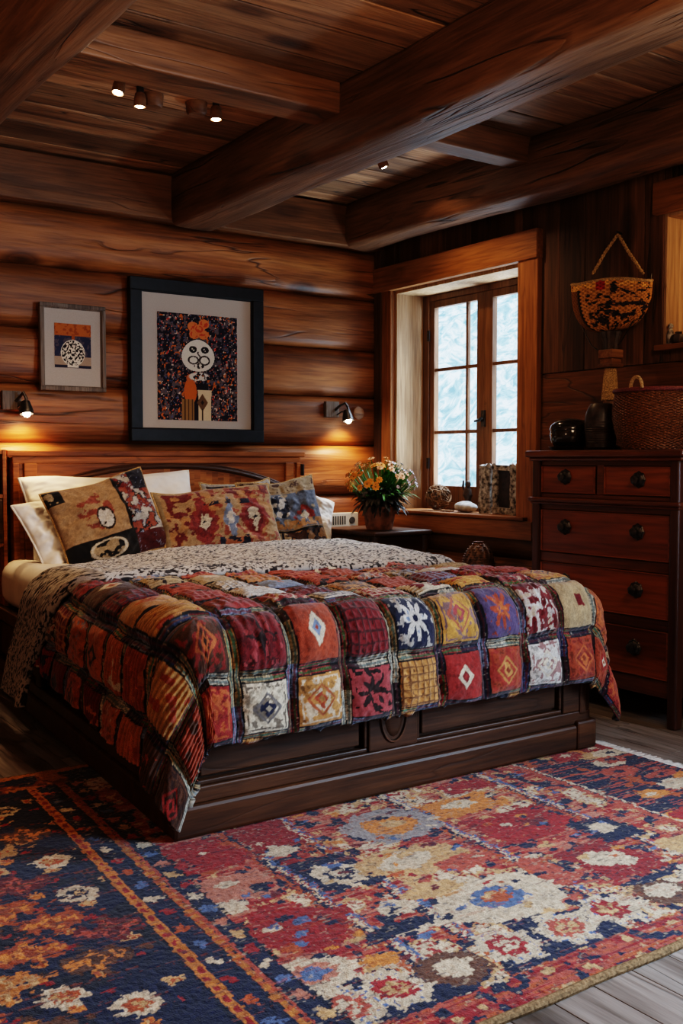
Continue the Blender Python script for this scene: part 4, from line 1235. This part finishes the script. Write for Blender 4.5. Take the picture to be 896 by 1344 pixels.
so = thing('wall_socket', 'cream wall socket panel on the log wall behind the nightstand flowers', 'socket', (3.79, 5.462, .72))
MB().box(3.655, 3.895, 5.452, 5.478, .716, .815).build('cover_plate', M['plastic'], so, bevel=.004)
m = MB()
for k in range(7): m.box(3.675 + k * .018, 3.685 + k * .018, 5.450, 5.453, .738, .795)
m.build('vent_slots', M['slot'], so)
m = MB()
m.lathe([(.002, 0), (.022, 0), (.022, .003), (.002, .003)], (3.845, 5.4485, .765), 20, None, Matrix.Rotation(-PI / 2, 3, 'X'))
m.build('socket_hole', M['slot'], so)

# ceiling spotlights
def spot(x, y, dirv, label, disc):
    r = thing('ceiling_spotlight', label, 'spotlight', (x, y, ZC), 0, 'ceiling spotlights')
    if disc:
        MB().lathe([(.002, ZC - .055), (.036, ZC - .055), (.046, ZC - .045), (.05, ZC)], (x + disc[0], y + disc[1], 0), 24).build('ceiling_rose', M['rafter'], r, smooth=True)
    MB().tube([(x, y, ZC), (x, y, ZC - .03)], .016, 12).build('stem', M['iron'], r, smooth=True)
    d = Vector(dirv).normalized(); R = d.to_track_quat('-Z', 'Y').to_matrix()
    c0 = Vector((x, y, ZC - .03))
    MB().lathe([(.010, .01), (.022, .0), (.026, -.02), (.027, -.055), (.024, -.055), (.022, -.045), (.003, -.044)], c0, 20, None, R).build('lamp_head', M['rafter'], r, smooth=True)
    MB().ball(c0 + d * .050, (.019, .019, .010), 14, 8, R).build('lens', M['spotbulb'], r, smooth=True)
    ld = bpy.data.lights.new('spot_light', 'SPOT'); lo = bpy.data.objects.new('spot_light', ld); COL.objects.link(lo)
    lo.location = c0 + d * .075; ld.energy = 22; ld.color = (1, .64, .34); ld.shadow_soft_size = .03; ld.spot_size = math.radians(110); ld.spot_blend = 1
    lo.rotation_euler = d.to_track_quat('-Z', 'Y').to_euler()
spot(1.735, 4.16, (-.25, -.1, -1), 'leftmost of the three ceiling spotlights behind the cross rafter', None)
spot(1.865, 4.25, (0, .1, -1), 'middle ceiling spotlight beside a round wooden ceiling rose', (.085, .06))
spot(2.217, 4.215, (0, 0, -1), 'right one of the three ceiling spotlights behind the cross rafter', (-.06, .075))
spot(3.285, 4.40, (.5, .0, -1), 'single small ceiling spotlight between the middle beam and the window-side beam', None)

# ------------------------------------------------------------------ on the dresser
ZD = 1.2002
tr = thing('tray', 'dark oval tray under the black lacquer bowl on the dresser', 'tray', (3.78, 3.545, ZD))
MB().lathe([(.085, ZD), (.09, ZD + .003), (.112, ZD + .020), (.108, ZD + .022), (.088, ZD + .008), (.002, ZD + .007)], (3.80, 3.528, 0), 40).build('dish', M['gloss'], tr, smooth=True)
bw = thing('lacquer_bowl', 'round black lacquer bowl with a lid on the left end of the dresser', 'bowl', (3.80, 3.528, ZD + .008))
MB().lathe([(.05, 1.2085), (.07, 1.215), (.092, 1.245), (.098, 1.28), (.094, 1.30)], (3.80, 3.528, 0), 36).build('body', M['gloss'], bw, smooth=True)
MB().lathe([(.099, 1.30), (.100, 1.305), (.094, 1.325), (.072, 1.348), (.03, 1.358), (.002, 1.36)], (3.80, 3.528, 0), 36).build('lid', M['gloss'], bw, smooth=True)
sc_ = thing('saucer', 'flat black saucer under the ribbed dark vase', 'dish', (3.80, 3.33, ZD))
MB().lathe([(.06, ZD), (.075, ZD + .004), (.085, ZD + .014), (.08, ZD + .015), (.06, ZD + .008), (.002, ZD + .007)], (3.80, 3.33, 0), 36).build('dish', M['gloss'], sc_, smooth=True)
vs = thing('ribbed_vase', 'dark ribbed wooden vase on the dresser left of the big wicker basket', 'vase', (3.80, 3.33, ZD + .009))
prof = []
for k in range(45):
    q = k / 44; zz = 1.2095 + .212 * q
    r_ = .066 + .012 * math.sin(q * 2.6) - .022 * q ** 6
    if .12 < q < .60: r_ += .0016 * math.sin(q * 150)
    prof.append((r_, zz))
prof += [(.045, 1.4215), (.042, 1.40), (.002, 1.39)]
MB().lathe(prof, (3.80, 3.33, 0), 40, lambda th, z: 1 + (.012 * math.cos(th * 14) if z > 1.34 else 0)).build('body', M['vase'], vs, smooth=True)

wb_ = thing('wicker_basket', 'large brown wicker basket with a red rim at the right end of the dresser', 'basket', (3.85, 3.045, ZD))
rows = []
nr, nth = 88, 288
for i in range(nr + 1):
    q = i / nr
    r_ = .150 + .055 * math.sin(q * 2.2) ** .8 - .012 * q
    zz = ZD + .003 + .262 * q
    row = []
    for k in range(nth):
        th = 2 * PI * k / nth
        wv = .0035 * math.cos(th * 36 + PI * (i // 2 % 2)) + .0018 * math.cos(i * PI)
        rr_ = r_ + wv
        row.append((3.85 + rr_ * math.cos(th), 3.045 + rr_ * math.sin(th), zz))
    rows.append(row)
for r_, zz in ((.165, ZD + .262), (.155, ZD + .15), (.06, ZD + .03)):
    rows.append([(3.85 + r_ * math.cos(2 * PI * k / nth), 3.045 + r_ * math.sin(2 * PI * k / nth), zz) for k in range(nth)])
MB().grid(rows, cv=True, cap=True).build('woven_body', M['wick'], wb_, smooth=True, sharp=60)
MB().tube([(3.85 + .190 * math.cos(2 * PI * k / 48), 3.045 + .190 * math.sin(2 * PI * k / 48), ZD + .268) for k in range(49)], .010, 8).build('rim', M['red'], wb_, smooth=True)
for a in (PI * .98, 0):
    cx, cy = 3.85 + .188 * math.cos(a), 3.0 + .188 * math.sin(a)
    MB().tube([(cx, cy + .032 * math.cos(k * PI / 12), ZD + .272 + .05 * math.sin(k * PI / 12)) for k in range(13)], .008, 8).build('handle', M['rope'], wb_, smooth=True)

# woven stand
ps = thing('carved_stand', 'tall narrow carved wooden stand on the dresser under the hanging basket', 'stand', (3.93, 3.39, ZD))
MB().lathe([(.055, ZD), (.06, ZD + .004), (.05, ZD + .018), (.03, ZD + .03), (.022, ZD + .06)], (3.93, 3.39, 0), 28).build('base', M['fig'], ps, smooth=True)
MB().lathe([(.021, ZD + .06), (.024, 1.33), (.030, 1.40), (.034, 1.445)], (3.93, 3.39, 0), 20).build('shaft', M['twig'], ps, smooth=True)
prof = []
for k in range(40):
    q = k / 39
    prof.append((.041 - .014 * q + .002 * (k % 2), 1.445 + .155 * q))
MB().lathe(prof, (3.93, 3.39, 0), 40, lambda th, z: 1 + .05 * math.cos(th * 16 + z * 400)).build('woven_neck', M['rope'], ps, smooth=True)
m = MB(); m.box(3.888, 3.972, 3.345, 3.435, 1.603, 1.622); m.box(3.895, 3.965, 3.352, 3.428, 1.622, 1.648); m.box(3.889, 3.971, 3.346, 3.434, 1.648, 1.690)
m.build('capital', M['rafter'], ps, bevel=.004)
MB().lathe([(.030, 1.69), (.034, 1.73), (.045, 1.768), (.045, 1.776)], (3.93, 3.39, 0), 48, lambda th, z: 1 + .14 * math.cos(th * 9)).build('fluted_top', M['fig'], ps, smooth=True)

# hanging basket
hb_ = thing('hanging_basket', 'tan and black woven basket hanging by a rope right of the window', 'basket', (3.97, 3.43, 1.79))
nu, nv = 260, 110
U, V = np.meshgrid(np.linspace(0, 2 * PI, nu), np.linspace(0, 1, nv), indexing='ij')
prof_w = np.sin(np.clip(V * 1.0, 0, 1) * PI * .56) ** .52 / math.sin(PI * .56) ** .52
wx = .247 * np.where(V < .02, .3, prof_w); wx = .035 + .205 * (1 - (1 - V) ** 2.6) ** .42
topz = 2.025 + .006 * np.sin(U * 3 + 1)
rib = .0035 * np.sin(U * 36) * np.cos(np.floor(V * 26) * PI) 
Yc = 3.435 + np.cos(U) * (wx + rib); Xc = 3.975 + np.sin(U) * (wx * .36 + rib)
Zc = 1.787 + V * (topz - 1.787) + .02 * np.cos(U) * V
n_ = fbm(U * 8.0, V * 20, 401, 3); nb2 = fbm(U * 6 + 5, V * 14, 405, 3)
cc = np.repeat(np.repeat(np.array(lin(188, 132, 72))[None, None], nu, 0), nv, 1)
diag = (V * 1.6 + np.cos(U) * .8)
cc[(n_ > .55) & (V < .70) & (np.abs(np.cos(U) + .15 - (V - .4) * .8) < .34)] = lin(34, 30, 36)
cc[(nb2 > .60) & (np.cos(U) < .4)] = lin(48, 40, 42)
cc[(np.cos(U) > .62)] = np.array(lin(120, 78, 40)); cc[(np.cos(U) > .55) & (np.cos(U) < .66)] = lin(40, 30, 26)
cc[(V > .86) & (n_ > .5)] = lin(226, 170, 90); cc[(V > .8) & (np.abs(np.cos(U) + .05) < .12)] = lin(160, 40, 44)
cc *= (.65 + .6 * (np.sin(U * 36) * np.cos(np.floor(V * 26) * PI) > -.3))[..., None] * (.8 + .4 * vnoise(U * 30, V * 60, 8))[..., None]
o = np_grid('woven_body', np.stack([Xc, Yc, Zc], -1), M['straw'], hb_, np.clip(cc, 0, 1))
MB().ball((3.975, 3.435, 1.795), (.03, .06, .012)).build('base_knot', M['fig'], hb_, smooth=True)
MB().tube([(3.975 + .082 * math.sin(a), 3.435 + .241 * math.cos(a), 2.025 + .006 * math.sin(a * 3 + 1) + .02 * math.cos(a)) for a in [2 * PI * k / 60 for k in range(61)]], .008, 8).build('rim', M['rope'], hb_, smooth=True)
def rope(pts, r, tw=90):
    m = MB()
    P = [Vector(p) for p in pts]
    fine = []
    n = 40
    for k in range(n + 1):
        q = k / n * (len(P) - 1); i = min(int(q), len(P) - 2); fine.append(P[i].lerp(P[i + 1], q - i))
    for ph in (0, PI):
        m.tube([p + Vector((math.cos(k * .9 + ph), math.sin(k * .9 + ph), 0)) * r * .55 for k, p in enumerate(fine)], r * .7, 6)
    return m
rope([(4.045, 3.452, 2.272), (4.01, 3.50, 2.19), (3.985, 3.56, 2.085)], .008).build('rope_cord', M['rope'], hb_, smooth=True)
rope([(4.045, 3.452, 2.272), (4.01, 3.36, 2.17), (3.985, 3.245, 2.04)], .008).build('rope_cord', M['rope'], hb_, smooth=True)
for sg in (1, -1):
    pts = []
    for k in range(25):
        q = k / 24
        pts.append((3.975 - .03 * q, 3.435 + sg * (.246 * math.cos(q * 1.35) ** .8 if q < .999 else .05) , 2.03 - .30 * q ** 1.15 - .03 * q ** 4))
    MB().tube(pts, .003, 6).build('wire_hoop', M['iron'], hb_, smooth=True)
nl = MB().tube([(4.085, 3.452, 2.275), (4.03, 3.452, 2.282)], [.005, .006], 8).build('nail', M['iron'], None, smooth=True)
tag(nl, 'dark nail in the plank wall that carries the hanging basket', 'nail')

# little figures in the niche
fg = thing('figurine', 'small pale upright figurine on the lit niche sill', 'figurine', (4.09, 3.165, 1.702))
MB().lathe([(.018, 1.702), (.022, 1.706), (.014, 1.725), (.018, 1.75), (.012, 1.775), (.004, 1.782)], (4.09, 3.165, 0), 18).build('body', M['bark'], fg, smooth=True)
MB().ball((4.09, 3.165, 1.792), .014).build('head', M['bark'], fg, smooth=True)
gp = thing('round_ornament', 'dark round ornament on the lit niche sill', 'ornament', (4.085, 3.12, 1.702))
MB().lathe([(.015, 1.702), (.03, 1.71), (.036, 1.728), (.03, 1.745), (.014, 1.752), (.016, 1.76), (.004, 1.762)], (4.085, 3.115, 0), 24, lambda th, z: 1 + .05 * math.cos(th * 8)).build('body', M['fig'], gp, smooth=True)

# ------------------------------------------------------------------ on the window sill
ZS = .8402
tb = thing('twig_ball', 'tangled ball of dry twigs on the window sill beside the flowers', 'ornament', (4.16, 4.96, ZS))
m = MB(); rt = random.Random(8)
for k in range(46):
    ax = Vector((rt.gauss(0, 1), rt.gauss(0, 1), rt.gauss(0, 1))).normalized(); e1 = ax.orthogonal().normalized(); e2 = ax.cross(e1)
    r_ = rt.uniform(.062, .082); a0 = rt.random() * 6; span = rt.uniform(2, 4.5)
    pts = []
    for q in range(12):
        a = a0 + span * q / 11
        p = (e1 * math.cos(a) + e2 * math.sin(a)) * r_ + ax * rt.uniform(-.02, .02)
        pts.append((4.16 + p.x * .9, 4.96 + p.y * 1.15, ZS + .082 + p.z * .96))
    m.tube(pts, rt.uniform(.003, .0065), 5)
m.build('twigs', M['twig'], tb, smooth=True)
st_ = tag(MB().ball((4.12, 4.655, ZS + .032), (.055, .085, .034), 20, 12).build('pale_stone', M['stone'], None, smooth=True), 'pale flat stone on the window sill in front of the dark figurine', 'stone')
dsp = st_.modifiers.new('d', 'DISPLACE'); tx = bpy.data.textures.new('stone_noise', 'CLOUDS'); tx.noise_scale = .06; dsp.texture = tx; dsp.strength = .018
fg2 = thing('carved_figurine', 'dark carved figurine standing on the window sill against the glass', 'figurine', (4.235, 4.765, ZS))
m = MB(); m.lathe([(.03, ZS), (.032, ZS + .015), (.022, ZS + .03), (.018, ZS + .07), (.028, ZS + .10), (.022, ZS + .13), (.012, ZS + .145)], (4.235, 4.765, 0), 16, lambda th, z: 1 + .22 * math.sin(th * 3 + z * 60))
m.build('body', M['fig'], fg2, smooth=True)
m = MB(); m.ball((4.235, 4.765, ZS + .165), (.018, .02, .024)); m.tube([(4.235, 4.785, ZS + .11), (4.23, 4.805, ZS + .15), (4.23, 4.80, ZS + .19)], [.009, .008, .005], 8)
m.build('head', M['fig'], fg2, smooth=True)
def bark_slab(cx, cy, w, d, h, seed, lean=0):
    rows = []
    for i in range(15):
        q = i / 14; row = []
        for k in range(24):
            th = 2 * PI * k / 24
            c_, s_ = math.cos(th), math.sin(th)
            a = math.copysign(abs(c_) ** .45, c_) * d / 2; b_ = math.copysign(abs(s_) ** .45, s_) * w / 2
            nn = 1 + .16 * mnoise.noise((a * 40 + seed, b_ * 40, q * 3)) + .10 * mnoise.noise((a * 90 + seed, b_ * 90, q * 2))
            zz = ZS + h * q + (.03 * mnoise.noise((a * 30 + seed, b_ * 30, 5)) if i == 14 else 0)
            row.append((cx + a * nn, cy + b_ * nn + lean * q, zz))
        rows.append(row)
    return MB().grid(rows, cv=True, cap=True)
tag(bark_slab(4.15, 4.505, .085, .06, .285, 3).build('bark_post', M['bark'], None, smooth=True), 'upright pale birch bark log on the window sill, left of the driftwood frame', 'log')
tag(bark_slab(4.12, 4.225, .045, .05, .30, 31, .01).build('driftwood_stake', M['bark'], None, smooth=True), 'thin grey driftwood stake on the window sill nearest the dresser', 'driftwood')
df = thing('driftwood_picture', 'rough driftwood picture frame leaning on the window sill', 'frame', (4.16, 4.36, ZS))
m = MB()
for (yy, ww, sd) in ((4.43, .035, 5), (4.285, .04, 8)):
    bs = bark_slab(4.16, yy, ww, .045, .285, sd); m.add(bs.v, bs.f)
for zz, hh in ((ZS + .27, .03), (ZS + .02, .035)):
    m.obox((4.16, 4.357, zz), (.05, .18, hh), (.04, 0, 0))
m.build('frame', M['bark'], df, smooth=True)
MB().box(4.162, 4.172, 4.30, 4.42, ZS + .03, ZS + .26).build('dark_panel', M['vase'], df)
m = MB()
for k in range(26):
    q = rt.random(); yy = 4.80 + rt.uniform(-.09, .09); xx = 4.09 + rt.uniform(-.04, .05); a = rt.random() * 3
    m.tube([(xx, yy, ZS + .004), (xx + .03 * math.cos(a), yy + .03 * math.sin(a), ZS + .006)], rt.uniform(.002, .0045), 5)
tag(m.build('twig_scraps', M['twig'], None, smooth=True), 'scatter of twig scraps on the window sill beside the twig ball', 'twigs', None, 'stuff')

# ------------------------------------------------------------------ low bench under the window
bn = thing('low_bench', 'low dark bench against the wall under the window, hidden behind the bed', 'bench', (3.91, 4.2, 0))
MB().box(3.79, 4.02, 3.68, 4.66, .425, .455).build('seat', M['bed'], bn, bevel=.004)
for (xa, ya) in ((3.81, 3.70), (3.96, 3.70), (3.81, 4.60), (3.96, 4.60)):
    MB().box(xa, xa + .04, ya, ya + .04, 0, .425).build('leg', M['bed'], bn, bevel=.004)
pn = thing('scaly_ornament', 'brown pine-cone shaped ornament standing under the window', 'ornament', (3.905, 4.30, .455))
m = MB()
m.lathe([(.05, .456), (.078, .48), (.090, .53), (.088, .58), (.074, .63), (.050, .668), (.022, .690), (.004, .696)], (3.905, 4.30, 0), 24)
def egg(z):
    q = (z - .456) / .24
    return .091 * max(.04, math.sin(PI * min(1, .22 + q * .80))) ** .7
for i in range(17):
    zz = .47 + .0135 * i; r_ = egg(zz)
    cnt = max(5, int(18 * r_ / .09))
    for k in range(cnt):
        th = 2 * PI * (k + .5 * (i % 2)) / cnt
        d = (math.cos(th), math.sin(th), .75)
        leaf(m, (3.905 + r_ * .86 * d[0], 4.30 + r_ * .86 * d[1], zz), d, .030, .015, .25)
m.build('scales', M['cone'], pn, smooth=True)
dp = thing('dark_pot', 'small dark pot beside the dresser under the window', 'pot', (3.90, 4.02, .455))
MB().lathe([(.045, .4555), (.062, .465), (.070, .51), (.062, .548), (.070, .562), (.062, .562), (.055, .54), (.002, .47)], (3.90, 4.02, 0), 28).build('body', M['fig'], dp, smooth=True)

# ------------------------------------------------------------------ light
w = bpy.data.worlds.new('World'); S.world = w; w.use_nodes = True
nt = w.node_tree; bg = nt.nodes['Background']
bg.inputs[0].default_value = (.66, .83, 1.0, 1); bg.inputs[1].default_value = 2.5
def area(name, loc, target, sx, sy, e, c):
    ld = bpy.data.lights.new(name, 'AREA'); ld.shape = 'RECTANGLE'; ld.size = sx; ld.size_y = sy; ld.energy = e; ld.color = c
    o = bpy.data.objects.new(name, ld); COL.objects.link(o); o.location = loc
    o.rotation_euler = (Vector(target) - Vector(loc)).to_track_quat('-Z', 'Y').to_euler()
    return o
area('daylight_window', (5.3, 4.9, 3.2), (3.2, 4.3, .6), 1.6, 1.2, 300, (.72, .86, 1))
area('snow_bounce_window', (5.1, 4.72, .35), (3.4, 4.2, 2.6), 1.4, .7, 90, (.72, .87, 1))
area('daylight_near_window', (4.75, .2, 1.9), (2.0, 2.0, .2), 1.8, 1.4, 310, (.60, .79, 1))
area('snow_bounce_near_window', (4.8, .2, .75), (2.6, 2.6, 2.7), 1.8, .9, 120, (.72, .87, 1))
def point(name, loc, e, c, r=.1):
    ld = bpy.data.lights.new(name, 'POINT'); ld.energy = e; ld.color = c; ld.shadow_soft_size = r
    o = bpy.data.objects.new(name, ld); COL.objects.link(o); o.location = loc
point('niche_lamp', (4.22, 2.55, 2.15), 3.6, (1, .66, .32), .04)
point('room_fill', (2.3, 1.0, 2.3), 34, (1, .70, .44), .3)  # added warm fill for dresser, rug and bed front, not a fixture of the room
def upl(name, loc, e, c):
    ld = bpy.data.lights.new(name, 'SPOT'); ld.energy = e; ld.color = c; ld.shadow_soft_size = .15; ld.spot_size = math.radians(150); ld.spot_blend = 1
    o = bpy.data.objects.new(name, ld); COL.objects.link(o); o.location = loc; o.rotation_euler = (PI - .35, 0, 0)
point('left_fill', (-.5, 1.9, 1.5), 11, (1, .70, .45), .2)  # added out-of-frame fill that lifts the dim left side of bed and rug
upl('ceiling_fill', (.3, 1.6, 1.5), 60, (1, .68, .42))  # added unseen uplight to brighten the ceiling, has no lamp body
S.view_settings.view_transform = 'Filmic'
S.view_settings.look = 'High Contrast'
S.view_settings.exposure = 0.62
S.cycles.use_denoising = True
S.cycles.max_bounces = 6
S.cycles.caustics_reflective = False; S.cycles.caustics_refractive = False
